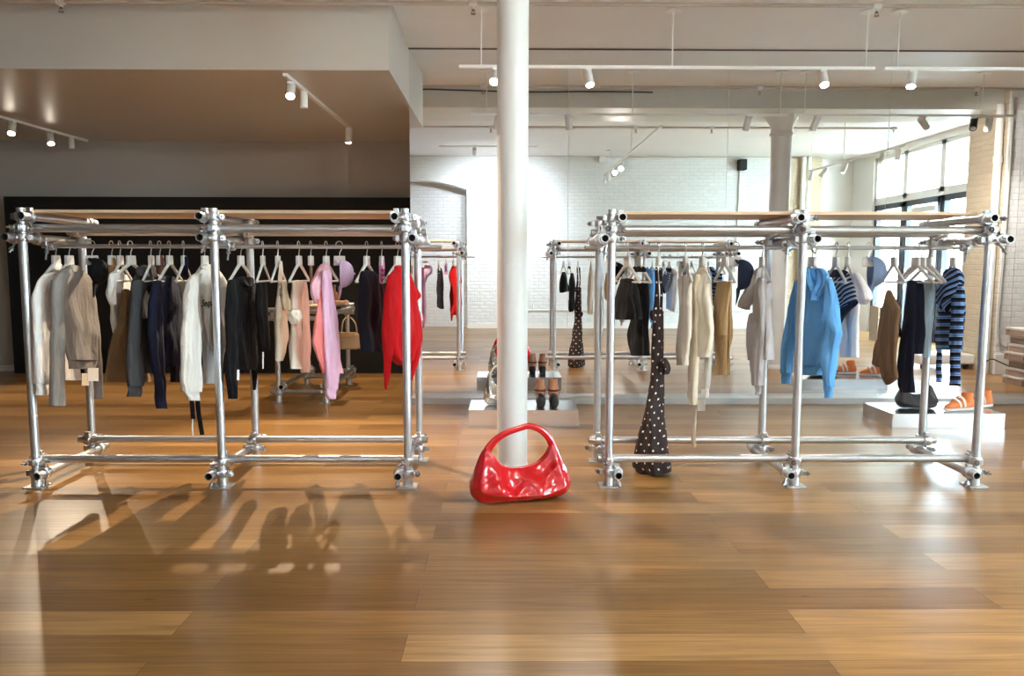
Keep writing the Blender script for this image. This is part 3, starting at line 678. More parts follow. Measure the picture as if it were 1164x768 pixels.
t, pl = garment('hoodie', 'pink hoodie with coral side hanging left of the lilac cap', 'hoodie', GL, pk, 370, [
    ('body', [(315, 363, 376), (345, 361, 380), (372, 358, 384), (388, 356, 386.5), (409, 362, 388), (424, 369, 389)], dict(t=.08)),
    ('side_panel', [(330, 364, 372), (348, 361.5, 373), (370, 357.5, 371), (388, 354.5, 370), (405, 359.5, 369), (424, 366, 372)], dict(t=.04, off=.05, mat=co_, label='coral side panel')),
    ('sleeve', [(306, 366, 375), (330, 366, 378), (365, 367, 383.5), (400, 368, 384.5), (425, 369.5, 384), (442, 371, 383)], dict(t=.06, off=.08, mat=li)),
    ('cuff', [(440, 371, 383), (447, 371, 382), (453, 371.5, 381)], dict(t=.05, off=.08, amp=.03, mat=li)),
    ('hood', [(299, 367, 374), (305, 361, 375), (314, 357, 375), (323, 352, 374), (334, 353, 370), (345, 357.5, 366)], dict(t=.07, off=.02, amp=.25))], W=.40, wpx=31, hang='narrow white hanger in the pink hoodie', hx=371)
cap_thing('lilac cap hanging between the pink hoodie and the dark dress', F_('lilac', (.62, .45, .64)), 391.5, 311, .082, R(12), GL, hanglab='hanger holding the lilac cap', hx=386)
ink = F_('ink', (.010, .009, .016))
garment('dress', 'dark ink blue sleeveless dress hanging left of the red top', 'dress', GL, ink, 420, [
    ('body', [(307, 410, 425), (318, 408, 430), (332, 407.5, 432), (360, 408, 434), (399, 410, 435)], dict(t=.08)),
    ('sleeve', [(312, 426, 432), (330, 428, 437), (348, 428, 436)], dict(t=.05, off=-.03))], W=.36, hang='white hanger with a notched head in the dark dress', hx=417)
small_strip('scrunchie', 'narrow pink strip with red beads on a hanger left of the red top', 'accessory', 434, 294, 322.5, .037, plain('pink_satin', (.74, .32, .60), .45), GL, beads=plain('red_bead', (.55, .05, .14), .3), hanglab='hanger carrying the pink beaded strip')
rd = F_('red', (.50, .006, .009))
garment('blouse', 'bright red draped top at the right end of the left rack', 'top', GL, rd, 454, [
    ('body', [(304, 449, 463), (312, 442, 467), (330, 438.5, 471), (360, 440, 474), (390, 443, 474), (408, 446, 470), (415, 454, 466)], dict(t=.11, amp=.2)),
    ('sleeve', [(311, 441, 452), (338, 436.5, 450), (374, 434.8, 447), (405, 435.5, 445), (424, 436.3, 442.5), (442, 437.5, 439)], SL),
    ('sleeve', [(316, 464, 467), (326, 464, 473), (336.5, 464, 479), (341, 464, 474.5)], dict(t=.05, off=.02)),
    ('sleeve', [(338, 463, 473.5), (360, 465, 477), (384, 466, 480), (403, 467, 478), (432, 467, 469)], dict(t=.06, off=-.02)),
    ('collar', [(301, 448, 458), (306, 447, 462), (311, 448, 463)], dict(t=.09, amp=.1))], W=.40, wpx=36, hang='hanger in the bright red top', hx=452)

# ---- right rack, from its left end
garment('skirt', 'short black skirt at the left end of the right rack', 'skirt', GR, bk, 714, [
    ('body', [(319, 705, 722), (332, 702, 727), (346, 699.5, 728), (358, 698, 728), (363, 700, 728)], dict(t=.09, amp=.18)),
    ('waistband', [(316, 705.5, 720), (322, 704.5, 722)], dict(t=.06, amp=.02))], W=.34, hang='large grey hanger turned outward with the black skirt', hx=713)
garment('trousers', 'long black trousers hanging behind the short black skirt', 'trousers', GR, bk, 727, [
    ('leg', [(318, 722, 737), (350, 718, 737), (380, 714, 737), (404, 718, 738)], dict(t=.07, off=-.06)),
    ('waistband', [(302, 719, 733), (309, 720, 735)], dict(t=.03, amp=.05))], W=.3, hang='grey hanger with the long black trousers', hx=727)
dm = dots('polka_dot', (.024, .010, .009), (.72, .66, .60), .070, .082, .0066)
garment('polka_dot_dress', 'long dark brown dress with white polka dots, hem near the floor', 'dress', GR, dm, 747, [
    ('body', [(352, 743, 753.5), (367, 742, 754), (400, 740.5, 754), (430, 739.5, 754.5), (450, 737, 754.6), (480, 730, 755.5), (510, 722.5, 758), (528, 718.5, 761.5), (537, 727, 762)], dict(t=.20, amp=.10, folds=4)),
    ('strap', [(303, 745, 748), (330, 744, 749), (355, 743, 750)], dict(t=.014, hem=False, off=.01)),
    ('strap', [(304, 749, 753), (330, 750, 753.5), (355, 750, 753.5)], dict(t=.014, hem=False, off=-.02)),
    ('bow', [(352, 739, 743), (357, 738.5, 746), (364, 741, 747)], dict(t=.05, off=.05, amp=.3)),
    ('knot', [(406, 753, 757), (412, 752, 761), (420, 753, 762.5), (425, 754, 760)], dict(t=.07, off=.05, amp=.4))], phi=-40, hphi=-88, bar=False, hang='grey hanger holding the polka dot dress', hx=748)
garment('camisole', 'ivory camisole hanging left of the cream sweater', 'top', GR, F_('ivory', (.70, .64, .54)), 778, [
    ('body', [(312, 773, 784), (322, 771, 785.5), (345, 771.5, 786), (380, 771, 786), (400, 770.5, 784), (415, 771, 782)], dict(t=.07)),
    ('strap', [(298, 772, 774.5), (315, 771.5, 775)], dict(t=.014, hem=False)),
    ('strap', [(298, 780, 782.5), (315, 782, 785)], dict(t=.014, hem=False))], W=.33, hang='grey hanger in the ivory camisole', hx=779)
cs = F_('cream_knit', (.80, .72, .57))
t, pl = garment('cream_sweater', 'cream knit sweater with a long thin strap reaching almost to the lower pipe', 'sweater', GR, cs, 798, [
    ('body', [(308, 793, 803), (315, 788.5, 807), (345, 787, 809.5), (375, 787, 810), (395, 789, 808), (406, 791, 805)], dict(t=.09)),
    ('sleeve', [(311, 788, 796), (345, 786, 797), (390, 784.3, 795.5), (425, 783, 793.5), (448, 783, 792.5), (460, 785, 791.5)], SL),
    ('sleeve', [(318, 803, 809), (360, 804, 811), (400, 801, 808.5), (430, 799, 806.5), (442, 798, 805.5)], dict(t=.05, off=-.05, mat=F_('oat_grey', (.62, .59, .54)))),
    ('strap', [(445, 787.5, 792), (480, 787, 791.5), (508, 786, 791.5)], dict(t=.012, off=.02, mat=F_('ivory', (.70, .64, .54)))),
    ('cuff', [(441, 797.5, 806), (444, 797.5, 806), (452, 796.5, 805)], dict(t=.05, off=-.05, amp=.04, mat=wt)),
    ('collar', [(303, 794, 803), (308, 792, 805), (313, 793, 804)], dict(t=.08, amp=.1))], W=.38, hang='grey hanger in the cream sweater', hx=798)
flat_tag(t, pl, 793, 801, 454.5, 467, -.02)
kh = F_('khaki', (.42, .28, .14))
garment('trousers', 'khaki trousers folded over a hanger between sweater and navy cap', 'trousers', GR, kh, 822, [
    ('leg', [(319, 815, 831), (340, 812.5, 829), (365, 810.5, 827), (381, 809, 825.5)], dict(t=.05, off=.04)),
    ('leg', [(319, 816, 828), (350, 813.5, 827), (390, 812.5, 826), (426, 812, 825.5)], dict(t=.04, off=0)),
    ('leg', [(319, 826, 832), (360, 826, 832), (400, 825.5, 831), (425, 824.5, 829.5)], dict(t=.04, off=-.03))], phi=-84, hang='bare grey hanger holding the folded khaki trousers', hx=824)
cap_thing('dark navy cap hanging between khaki trousers and grey hoodie', F_('cap_navy', (.016, .022, .045)), 845, 312, .092, R(-15), GR, hanglab='hanger holding the dark navy cap', hx=836)
gh = F_('heather_grey', (.50, .49, .50))
garment('hoodie', 'pale grey hoodie with drooping hood, left of the blue hoodie', 'hoodie', GR, gh, 864, [
    ('body', [(304, 861, 869), (314, 856, 872), (340, 855, 876), (375, 857, 878), (400, 860, 878.5), (409, 866, 878)], dict(t=.09)),
    ('sleeve', [(315, 858, 868), (345, 855.5, 869), (380, 853.5, 869), (414, 853, 868), (438, 856.5, 866.5)], SL),
    ('sleeve', [(355, 852, 860), (368, 849.5, 858), (390, 848.5, 856), (409, 850.5, 855)], dict(t=.05, off=-.06, mat=F_('shadow_grey', (.36, .36, .39)))),
    ('cuff', [(437, 857.5, 866), (442, 858.5, 865), (448, 859, 865)], dict(t=.05, off=.045, amp=.03)),
    ('hood', [(304, 859, 866), (316, 853, 865), (330, 847, 861), (343, 839, 857), (349, 837.5, 853), (352, 848, 852)], dict(t=.12, off=.05, amp=.15))], W=.38, wpx=23, hang='grey hanger in the pale grey hoodie', hx=866)
bl = F_('sky_blue', (.13, .38, .75))
garment('hoodie', 'large sky blue hoodie behind the middle post of the right rack', 'hoodie', GR, bl, 923, [
    ('body', [(311, 911, 937), (320, 905, 944), (345, 902, 950), (380, 903, 952), (405, 907, 945), (415, 910, 940)], dict(t=.11, off=-.02)),
    ('hem', [(412, 909, 940), (419, 911, 936), (426, 912, 934)], dict(t=.10, off=-.02, amp=.03)),
    ('sleeve', [(317, 903.5, 913), (345, 897, 911), (370, 892, 906), (400, 888, 902), (424, 887, 900)], dict(t=.07, off=-.02)),
    ('cuff', [(422, 887.5, 899.5), (430, 888, 899), (436, 889, 898.5)], dict(t=.06, off=-.02, amp=.03)),
    ('sleeve', [(316, 936, 945), (330, 937, 950), (355, 938, 954.5), (378, 937, 958), (400, 935, 952.5), (425, 934, 949), (440, 935.5, 947)], dict(t=.10, off=.06)),
    ('cuff', [(438, 936, 947), (445, 936.5, 946.5), (452, 937, 946)], dict(t=.06, off=.06, amp=.03)),
    ('hood', [(304, 916, 936), (311, 912, 940), (320, 912, 939), (330, 914, 934)], dict(t=.10, off=.0, amp=.18)),
    ('hood_edge', [(305, 913, 920), (314, 912, 922), (324, 914, 927), (333, 917, 931), (341, 920, 930)], dict(t=.06, off=.075, amp=.25)),
    ('hood_edge', [(304, 926, 936), (312, 926, 942), (322, 928, 941), (331, 926, 936), (337, 925, 932)], dict(t=.06, off=.07, amp=.25))], W=.46, wpx=48, hang='grey hanger in the sky blue hoodie', hx=923)
st = stripes('navy_white_stripe', [(0, (.02, .025, .06)), (.52, (.66, .66, .68)), (.80, (.02, .025, .06)), (.9, (.5, .5, .55))], .028, shear=.30)
garment('striped_vest', 'navy and white striped sleeveless top slipping off its hanger', 'top', GR, st, 958, [
    ('body', [(309, 945, 965), (318, 946, 968), (330, 947, 972), (342, 948, 975), (350, 949.5, 968), (358, 951.5, 961), (367, 953, 956)], dict(t=.07)),
    ('neckband', [(306, 940, 963), (311, 941, 965), (315, 944, 963)], dict(t=.07, amp=.05, mat=nv)),
    ('hem', [(341, 966, 976), (345, 961, 975), (351, 955, 968), (360, 952, 961), (368, 952.5, 956.5)], dict(t=.05, off=.02, amp=.05, mat=nv))], W=.36, hang='grey hanger in the navy and white striped top', hx=950)
garment('t_shirt', 'plain white tee between the small striped top and the slate cap', 't-shirt', GR, F_('tee_white', (.74, .72, .71)), 968, [
    ('body', [(308, 962, 974), (318, 957, 979), (345, 955, 977), (380, 955, 976), (406, 956, 975)], dict(t=.07, off=-.01)),
    ('sleeve', [(309, 969, 977), (318, 972, 983), (332, 975, 989), (340, 977, 990), (346, 978, 984)], dict(t=.09, off=.04))], W=.38, hang='grey hanger in the plain white tee', hx=963.5)
cap_thing('slate blue cap hanging left of the brown trousers', F_('slate', (.17, .22, .33)), 995, 309, .092, R(-10), GR, hanglab='thin hanger holding the slate blue cap', hx=987)
garment('trousers', 'brown trousers hung askew between the slate cap and navy trousers', 'trousers', GR, F_('chocolate', (.17, .095, .05)), 1012, [
    ('leg', [(329, 1007.5, 1012), (342, 1004, 1018), (352, 1001.5, 1024), (370, 999.5, 1021.5), (400, 999, 1020), (430, 1003.5, 1019.5), (437, 1006, 1011)], dict(t=.06, amp=.2)),
    ('leg', [(385, 996, 1003), (403, 992, 1003), (414, 990, 1003), (417, 996, 1003)], dict(t=.04, off=-.03))], W=.3, hang='grey hanger above the brown trousers', hx=1016)
t, pl = garment('trousers', 'navy trousers hanging in front of the pale blue dress', 'trousers', GR, F_('deep_navy', (.008, .010, .022)), 1040, [
    ('leg', [(318, 1031, 1042), (345, 1028, 1041), (380, 1024.5, 1040), (410, 1022, 1039.5), (438, 1020.8, 1039), (446, 1024, 1038.5)], dict(t=.06, off=.03)),
    ('leg', [(318, 1040, 1050), (345, 1039, 1050), (380, 1038, 1050), (402, 1039, 1049)], dict(t=.06, off=-.02))], phi=-82, hang='bare grey hanger holding the navy trousers', hx=1041)
hanger(V((atY(1047, 300, 4.7).x, 4.70, RAILZ)), R(-75), 'spare grey hanger squeezed behind the navy trousers', GR.replace('clothes', 'hangers'))
garment('dress', 'pale blue sleeveless dress right of the navy trousers', 'dress', GR, F_('pale_blue', (.37, .50, .60)), 1056, [
    ('body', [(317, 1049.5, 1062), (332, 1049, 1063), (350, 1048.5, 1061), (380, 1047.5, 1060), (406, 1048.5, 1058)], dict(t=.06, off=-.02))], phi=-82, hang='grey hanger with bare arms in the pale blue dress', hx=1055)
sh = stripes('blue_black_stripe', [(0, (.008, .008, .012)), (.40, (.30, .42, .62)), (.50, (.05, .18, .50)), (.68, (.30, .42, .62)), (.78, (.02, .05, .14))], .047)
sh2 = stripes('blue_black_hood', [(0, (.008, .008, .012)), (.40, (.30, .42, .62)), (.50, (.05, .18, .50)), (.68, (.30, .42, .62)), (.78, (.02, .05, .14))], .047, shear=.5)
garment('striped_hoodie', 'blue and black striped hooded top at the right end of the rack', 'hoodie', GR, sh, 1080, [
    ('body', [(318, 1072, 1092), (335, 1069, 1096), (351, 1067.5, 1097), (375, 1065, 1095.5), (397, 1064.7, 1092)], dict(t=.09, amp=.08)),
    ('sleeve', [(350, 1066, 1072), (375, 1064.3, 1071.5), (397, 1064.7, 1071.5), (434, 1065.2, 1070.5)], dict(t=.04, off=-.03)),
    ('sleeve', [(322, 1083, 1094), (345, 1082, 1096.5), (375, 1081, 1095.5), (405, 1080.5, 1092), (438, 1080, 1090.5)], dict(t=.06, off=.05)),
    ('hood', [(303.5, 1077, 1089), (309, 1073, 1092), (318, 1071, 1094), (330, 1066, 1094), (339, 1063, 1090), (349, 1067, 1082), (354, 1073, 1078)], dict(t=.11, off=.05, amp=.12, mat=sh2))], W=.38, wpx=29, hang='grey hanger in the blue and black striped top', hx=1083)

# ------------------------------------------------------------------ bags
RED = plain('red_patent', (.56, .0015, .006), .20, coat=.6, spec=.5, bump=.25, bscale=11)
def bag(label, cat, mat, origin, yaw, s, thick=.11, handle=True, name='handbag', hrad=.034, sag=0, wr=1.0, seed=3, squash=1.0, lean=0):
    """slouchy hobo bag; local x along the bag, y depth (towards -y = front), z up; s scales metres"""
    rnd = random.Random(seed)
    t = empty(name, origin, label, cat, rz=yaw)
    # outline columns (x_bottom, z_bottom, x_top, z_top)
    colsB = [(-.285, .10), (-.272, .045), (-.225, .004), (-.14, 0), (-.05, 0), (.05, 0), (.13, 0), (.205, .003), (.255, .028), (.278, .085)]
    colsT = [(-.262, .19), (-.225, .285), (-.195, .318), (-.155, .275), (-.105, .215), (-.02, .195), (.075, .212), (.13, .26), (.165, .325), (.205, .27)]
    nu, nv_ = 64, 32
    def curve(cs, u):
        f = u*(len(cs)-1); i = min(int(f), len(cs)-2); q = smooth_pt(cs, i, f-i); return q
    def smooth_pt(cs, i, tt):
        p = [V((*cs[max(0, min(len(cs)-1, i+k))], 0)) for k in (-1, 0, 1, 2)]
        return .5*((2*p[1])+(p[2]-p[0])*tt+(2*p[0]-5*p[1]+4*p[2]-p[3])*tt*tt+(3*p[1]-p[0]-3*p[2]+p[3])*tt**3)
    grids = []
    fo = [(rnd.uniform(-.25, .25), rnd.uniform(.3, 1.2), rnd.uniform(0, 6.28)) for _ in range(6)]
    for sgn in (-1, 1):
        g = []
        for j in range(nv_+1):
            v = j/nv_; row = []
            for i in range(nu+1):
                u = i/nu; B = curve(colsB, u); T = curve(colsT, u); e = (1-abs(2*u-1)**3.2)**.5 if u not in (0, 1) else 0
                ver = (4*v*(1-v))**.5 if v < .25 else (.866+.134*(1-(v-.25)/.75)) * (1-.80*((v-.25)/.75)**1.4)
                ver = max(ver, .10 if v > .25 else 0)
                x = B.x+(T.x-B.x)*v; z = B.y+(T.y-B.y)*v
                d = thick*e*ver
                # drapes radiating from the strap ends towards the base
                wv = 0
                for (cx, fr, ph_) in fo: wv += sin((u-.5-cx*(1-v))*22*fr+ph_+3*v)*.30
                cen = 1-abs(2*u-1)
                fan = sin(34*abs(u-.5)*(1-.35*v)+2.5*v+seed)*.6+sin(19*(u-.5)*(1.2-v)+1.7*seed)*.4
                cr2 = mnoise.noise(V((x*15+seed, z*15+3*sgn, seed)))*.9+abs(mnoise.noise(V((x*9-z*14, z*6+sgn*5, seed+2.3))))*-1.6
                d += wr*(.006*wv+.008*fan+.008*cr2)*e*sin(pi*min(1, v*1.05))
                row.append(V((x*squash, sgn*d+lean*z, z-sag*0)))
            g.append(row)
        grids.append(g)
    m = MB(); nn = nu+1
    vs = [p*s for g in grids for r_ in g for p in r_]; o = (nv_+1)*nn; fs = []
    for j in range(nv_):
        for i in range(nu):
            a = j*nn+i; fs += [(a, a+1, a+nn+1, a+nn), (o+a, o+a+nn, o+a+nn+1, o+a+1)]
    for i in range(nu): fs += [(i+1, i, o+i, o+i+1), (nv_*nn+i, nv_*nn+i+1, o+nv_*nn+i+1, o+nv_*nn+i)]
    for j in range(nv_): fs += [(j*nn, j*nn+nn, o+j*nn+nn, o+j*nn), (j*nn+nu+nn, j*nn+nu, o+j*nn+nu, o+j*nn+nu+nn)]
    m.add(vs, fs); ob = m.obj('bag_body', mat, None, sub=1, recalc=True); ob.parent = t
    me = ob.data
    if handle:
        pts = smoothpath([(-.205*squash, lean*.2, .21), (-.200*squash, lean*.25, .262), (-.185*squash, lean*.31, .315), (-.14*squash, lean*.36, .368), (-.08*squash, lean*.40, .402), (0, lean*.42, .425), (.045*squash, lean*.42, .43), (.10*squash, lean*.40, .405), (.145*squash, lean*.36, .360), (.172*squash, lean*.31, .305), (.182*squash, lean*.26, .262), (.18*squash, lean*.2, .21)], 5)
        n = len(pts); rad = [s*hrad*(.85-.42*sin(pi*i/(n-1))**.8) for i in range(n)]
        h = MB().tube([p*s for p in pts], rad, 16, flat=.55, flatdir=(0, 1, 0)); ob = h.obj('handle', mat, None, sub=1); ob.parent = t
    return t
pa, pb = atZ(546, 574.5, 0), atZ(640, 563, 0); dv = pb-pa; yaw = math.atan2(dv.y, dv.x)
cen = (pa+pb)/2+V((-sin(yaw), cos(yaw), 0))*.01; cen.z = .002
bag('glossy red patent hobo bag standing on the floor before the white column', 'handbag', RED, cen, yaw*.85, .985, thick=.125, name='handbag', wr=2.0, squash=1.10, hrad=.042)
# ------------------------------------------------------------------ display plinths and what stands on them
def plinth(x0, x1, y0, y1, z, label):
    t = empty('display_plinth', ((x0+x1)/2, (y0+y1)/2, 0), label, 'plinth', 'steel display plinths')
    m = MB(); m.bx(x0, x1, y0, y1, 0, z); m.obj('plinth_box', CHROME, t, bevel=.002, smooth=False)
    MB().bx(x0-.002, x1+.002, y0-.002, y1+.002, z, z+.003).obj('plinth_top', plain('brushed_steel', (.72, .75, .78), .22, metal=1), t, smooth=False)
    return z+.003
z1 = plinth(-.297, .612, 6.11, 6.58, .139, 'low polished steel plinth behind the white column')
z2 = plinth(3.205, 4.14, 6.05, 6.56, .119, 'low polished steel plinth on the right with orange sneakers')
SILV = plain('silver_leather', (.78, .77, .75), .18, metal=1, bump=.3, bscale=30)
P = atY(588, 462, 6.3)
t = bag('crinkled silver metallic hobo bag on the plinth, half hidden by the column', 'handbag', SILV, (-.015, 6.36, z1+.001), R(6), .84, thick=.10, name='handbag', seed=5, wr=1.6, squash=.70)
P = atY(1042, 463, 6.3)
BLK = plain('black_leather', (.028, .029, .034), .32)
t = bag('slouchy dark leather bag on the plinth beside the orange sneakers', 'handbag', BLK, (P.x, 6.30, z2+.001), R(-3), .62, thick=.15, handle=False, name='handbag', seed=8, wr=.7)
star = MB(); pts = []
for k in range(10):
    a = pi/2+k*pi/5; rr = .045 if k % 2 == 0 else .019; pts.append((rr*cos(a), rr*sin(a)))
star.add([(x, .006, y) for x, y in pts]+[(x, -.004, y) for x, y in pts]+[(0, .010, 0)], [(i, (i+1) % 10, 20) for i in range(10)]+[(i, i+10, (i+1) % 10+10, (i+1) % 10) for i in range(10)])
so = star.obj('star_patch', wt, None, smooth=False, recalc=True); so.parent = t; so.location = (.085, .098, .075); so['label'] = 'white star patch'
# boots
def boot(x, y, z, label, rz=0):
    t = empty('ankle_boot', (x, y, z), label, 'boot', 'ankle boots on the steel plinth', rz=rz)
    bb = plain('boot_black', (.010, .010, .012), .3); tan = plain('boot_tan', (.58, .27, .15), .55, noise=.08)
    m = MB(); rs = []
    prof = [(-.114, .003, .055, .030), (-.112, .018, .070, .03), (-.106, .034, .088, .05), (-.085, .042, .104, .078), (-.05, .044, .110, .10), (0, .044, .115, .118), (.05, .042, .115, .12), (.085, .036, .11, .115), (.10, .022, .08, .11)]
    for (yy, hw, zt_, _) in prof: rs.append([V((hw*cos(a), yy, max(.004, zt_/2+zt_/2*sin(a)))) for a in [2*pi*k/20 for k in range(20)]])
    m.rings(rs); o = m.obj('vamp', bb, None, sub=1, recalc=True); o.parent = t
    s = MB(); s.lathe([(.045, .09), (.047, .11), (.044, .15), (.036, .185), (.033, .205), (.034, .228), (.030, .228), (.029, .15)], (0, .045, 0), 24, caps=False); o = s.obj('shaft', tan, None, recalc=False); o.parent = t
    h = MB().bx(-.032, .032, .045, .095, 0, .035); o = h.obj('heel', bb, None, bevel=.006); o.parent = t
    k = MB(); k.lathe([(.0475, .125), (.0505, .128), (.0505, .138), (.046, .142)], (0, .045, 0), 24); o = k.obj('ankle_strap', plain('strap_brown', (.10, .025, .015), .4), None); o.parent = t
    return t
for px_, lab in ((614.5, 'black and tan ankle boot on the plinth, next to the column'), (629.5, 'black and tan ankle boot on the plinth, further from the column')):
    q = atY(px_, 464, 6.27); boot(q.x, 6.28, z1, lab)
# sneakers
def sneaker(x, y, z, rz, label):
    t = empty('high_top_sneaker', (x, y, z), label, 'sneaker', 'orange sneakers on the steel plinth', rz=rz)
    org = plain('sneaker_orange', (.85, .25, .07), .6); w = plain('sneaker_white', (.80, .76, .73), .5)
    def ringset(prof, n=20):
        return [[V((xx, hw*cos(a), zb+(zt_-zb)*(.5+.5*sin(a)))) for a in [2*pi*k/n for k in range(n)]] for (xx, hw, zb, zt_) in prof]
    m = MB(); m.rings(ringset([(-.145, .015, .008, .024), (-.135, .036, 0, .030), (-.09, .046, 0, .030), (0, .040, 0, .030), (.08, .042, 0, .034), (.125, .036, 0, .036), (.138, .018, .006, .034)])); o = m.obj('sole', w, None, sub=1, recalc=True); o.parent = t
    m = MB(); m.rings(ringset([(-.135, .012, .022, .034), (-.12, .034, .022, .055), (-.08, .042, .022, .072), (-.03, .041, .022, .095), (.03, .040, .022, .125), (.08, .040, .022, .12), (.12, .034, .022, .11), (.132, .018, .025, .09)])); o = m.obj('upper', org, None, sub=1, recalc=True); o.parent = t
    m = MB(); m.lathe([(.046, .07), (.047, .10), (.043, .135), (.041, .155), (.036, .155), (.034, .10)], (.068, 0, 0), 24, caps=False); o = m.obj('collar', org, None); o.parent = t
    for xx, zz, hw in ((-.035, .100, .043), (.005, .120, .043)):
        m = MB(); m.tube(smoothpath([(xx+.02, -hw, .04), (xx, -hw*.85, zz-.015), (xx-.012, 0, zz+.005), (xx, hw*.85, zz-.015), (xx+.02, hw, .04)]), .010, 8, flat=.5); o = m.obj('strap', w, None); o.parent = t
    return t
q = atY(1087, 467, 6.2); sneaker(q.x+.01, 6.18, z2, R(8), 'orange high top sneaker with white straps nearest the dark bag')
q = atY(1110, 467, 6.25); sneaker(q.x+.06, 6.32, z2, R(14), 'orange high top sneaker with white straps, half behind the right post')

# ------------------------------------------------------------------ small pipe table in the alcove
t = empty('pipe_table', (-1.98, 7.8, 0), 'low pipe table with a wooden top in front of the black wall', 'table')
tp = [V((-2.20, 7.22, 0)), V((-1.74, 7.22, 0)), V((-2.22, 8.34, 0)), V((-1.755, 8.34, 0))]
for p in tp:
    pipe_mb(p+V((0, 0, .004)), p+V((0, 0, .93))).obj('leg', SP, t)
    b = MB(); b.box(p+V((0, 0, .004)), (.11, .11, .008)); b.lathe([(.033, .008), (.031, .07), (.027, .075)], p, 16); b.obj('base_plate', SP, t)
for z in (.10, .82, .90):
    for a, c in ((0, 1), (2, 3)):
        sg = .05 if a == 0 else -.05
        pipe_mb(tp[a]+V((-.09, sg, z)), tp[c]+V((.09, sg, z))).obj('cross_pipe', SP, t)
        for p in (tp[a], tp[c]): coupler(t, p+V((0, 0, z)), p+V((0, sg, z)), (1, 0, 0), (.5, -.6, .6))
for z in (.165, .86):
    for a, c, sx in ((0, 2, .05), (1, 3, .05)):
        pipe_mb(tp[a]+V((sx, -.09, z)), tp[c]+V((sx, .09, z))).obj('depth_pipe', SP, t)
        for p in (tp[a], tp[c]): coupler(t, p+V((0, 0, z)), p+V((sx, 0, z)), (0, 1, 0), (.7, -.6, .4))
MB().bx(-2.17, -1.76, 7.25, 8.31, .926, .944).obj('tabletop', BOARD, t, bevel=.002)
ZT = .944
q = atY(380.5, 345, 7.7); m = MB(); t = empty('glass_bottle', (q.x, 7.7, ZT), 'amber bottle with a slim neck standing on the pipe table', 'bottle')
m.lathe([(.036, 0), (.042, .012), (.042, .085), (.032, .11), (.014, .125), (.013, .16)], (q.x, 7.7, ZT), 20).obj('bottle_body', plain('amber', (.34, .15, .06), .15), t)
MB().lathe([(.016, .155), (.016, .185), (.012, .188)], (q.x, 7.7, ZT), 16).obj('bottle_cap', plain('cap_brown', (.16, .07, .04), .4), t)
def wallet(x0, x1, label, Y, col, name, cat):
    a, b = atY(x0, 348, Y), atY(x1, 348, Y); t = empty(name, ((a.x+b.x)/2, Y, ZT), label, cat)
    MB().bx(a.x, b.x, Y-.09, Y+.09, ZT, ZT+.026).obj('wallet_body', plain('leather_'+name+label[:5], col, .45), t, bevel=.008)
    MB().bx(a.x-.002, b.x+.002, Y-.095, Y+.01, ZT+.022, ZT+.032).obj('flap', plain('leather_'+name+label[:5], col, .45), t, bevel=.004)
wallet(382, 395, 'flat tan leather wallet lying on the pipe table by the bottle', 7.62, (.62, .36, .19), 'wallet', 'wallet')
wallet(349, 358, 'flat beige clutch lying on the pipe table behind the cream trousers', 7.62, (.62, .47, .33), 'clutch_bag', 'bag')
def hang_bag():
    Y = 8.12; a, b = atY(385, 390, Y), atY(409, 390, Y); zt_, zb = atY(397, 378, Y).z, atY(397, 397, Y).z; gold = plain('gold_leather', (.58, .43, .26), .35, metal=.35)
    t = empty('shoulder_bag', ((a.x+b.x)/2, Y, zb), 'golden beige shoulder bag hanging from the pipe table', 'handbag')
    m = MB(); rs = []
    for i in range(9):
        v = i/8; z = zb+(zt_-zb)*v; k = (b.x-a.x)/2*(1.02-.10*v); d = .06*(1-.4*v)
        rs.append([V(((a.x+b.x)/2+math.copysign(abs(cos(th))**.5, cos(th))*k, Y+math.copysign(abs(sin(th))**.6, sin(th))*d, z)) for th in [2*pi*j/24 for j in range(24)]])
    m.rings(rs).obj('bag_body', gold, t, sub=1)
    m = MB(); zf = zt_-.045
    m.bx(a.x+.03, b.x-.03, Y-.072, Y-.055, zf, zt_+.012); m.obj('flap', plain('flap_tan', (.62, .42, .22), .4), t, bevel=.006)
    mx = (a.x+b.x)/2; MB().tube(smoothpath([(a.x+.03, Y, zt_-.01), (mx-.06, Y, zt_+.13), (mx, 8.16, .80-.03), (mx+.07, Y, zt_+.10), (b.x-.03, Y, zt_-.01)]), .008, 8).obj('strap', gold, t)
hang_bag()

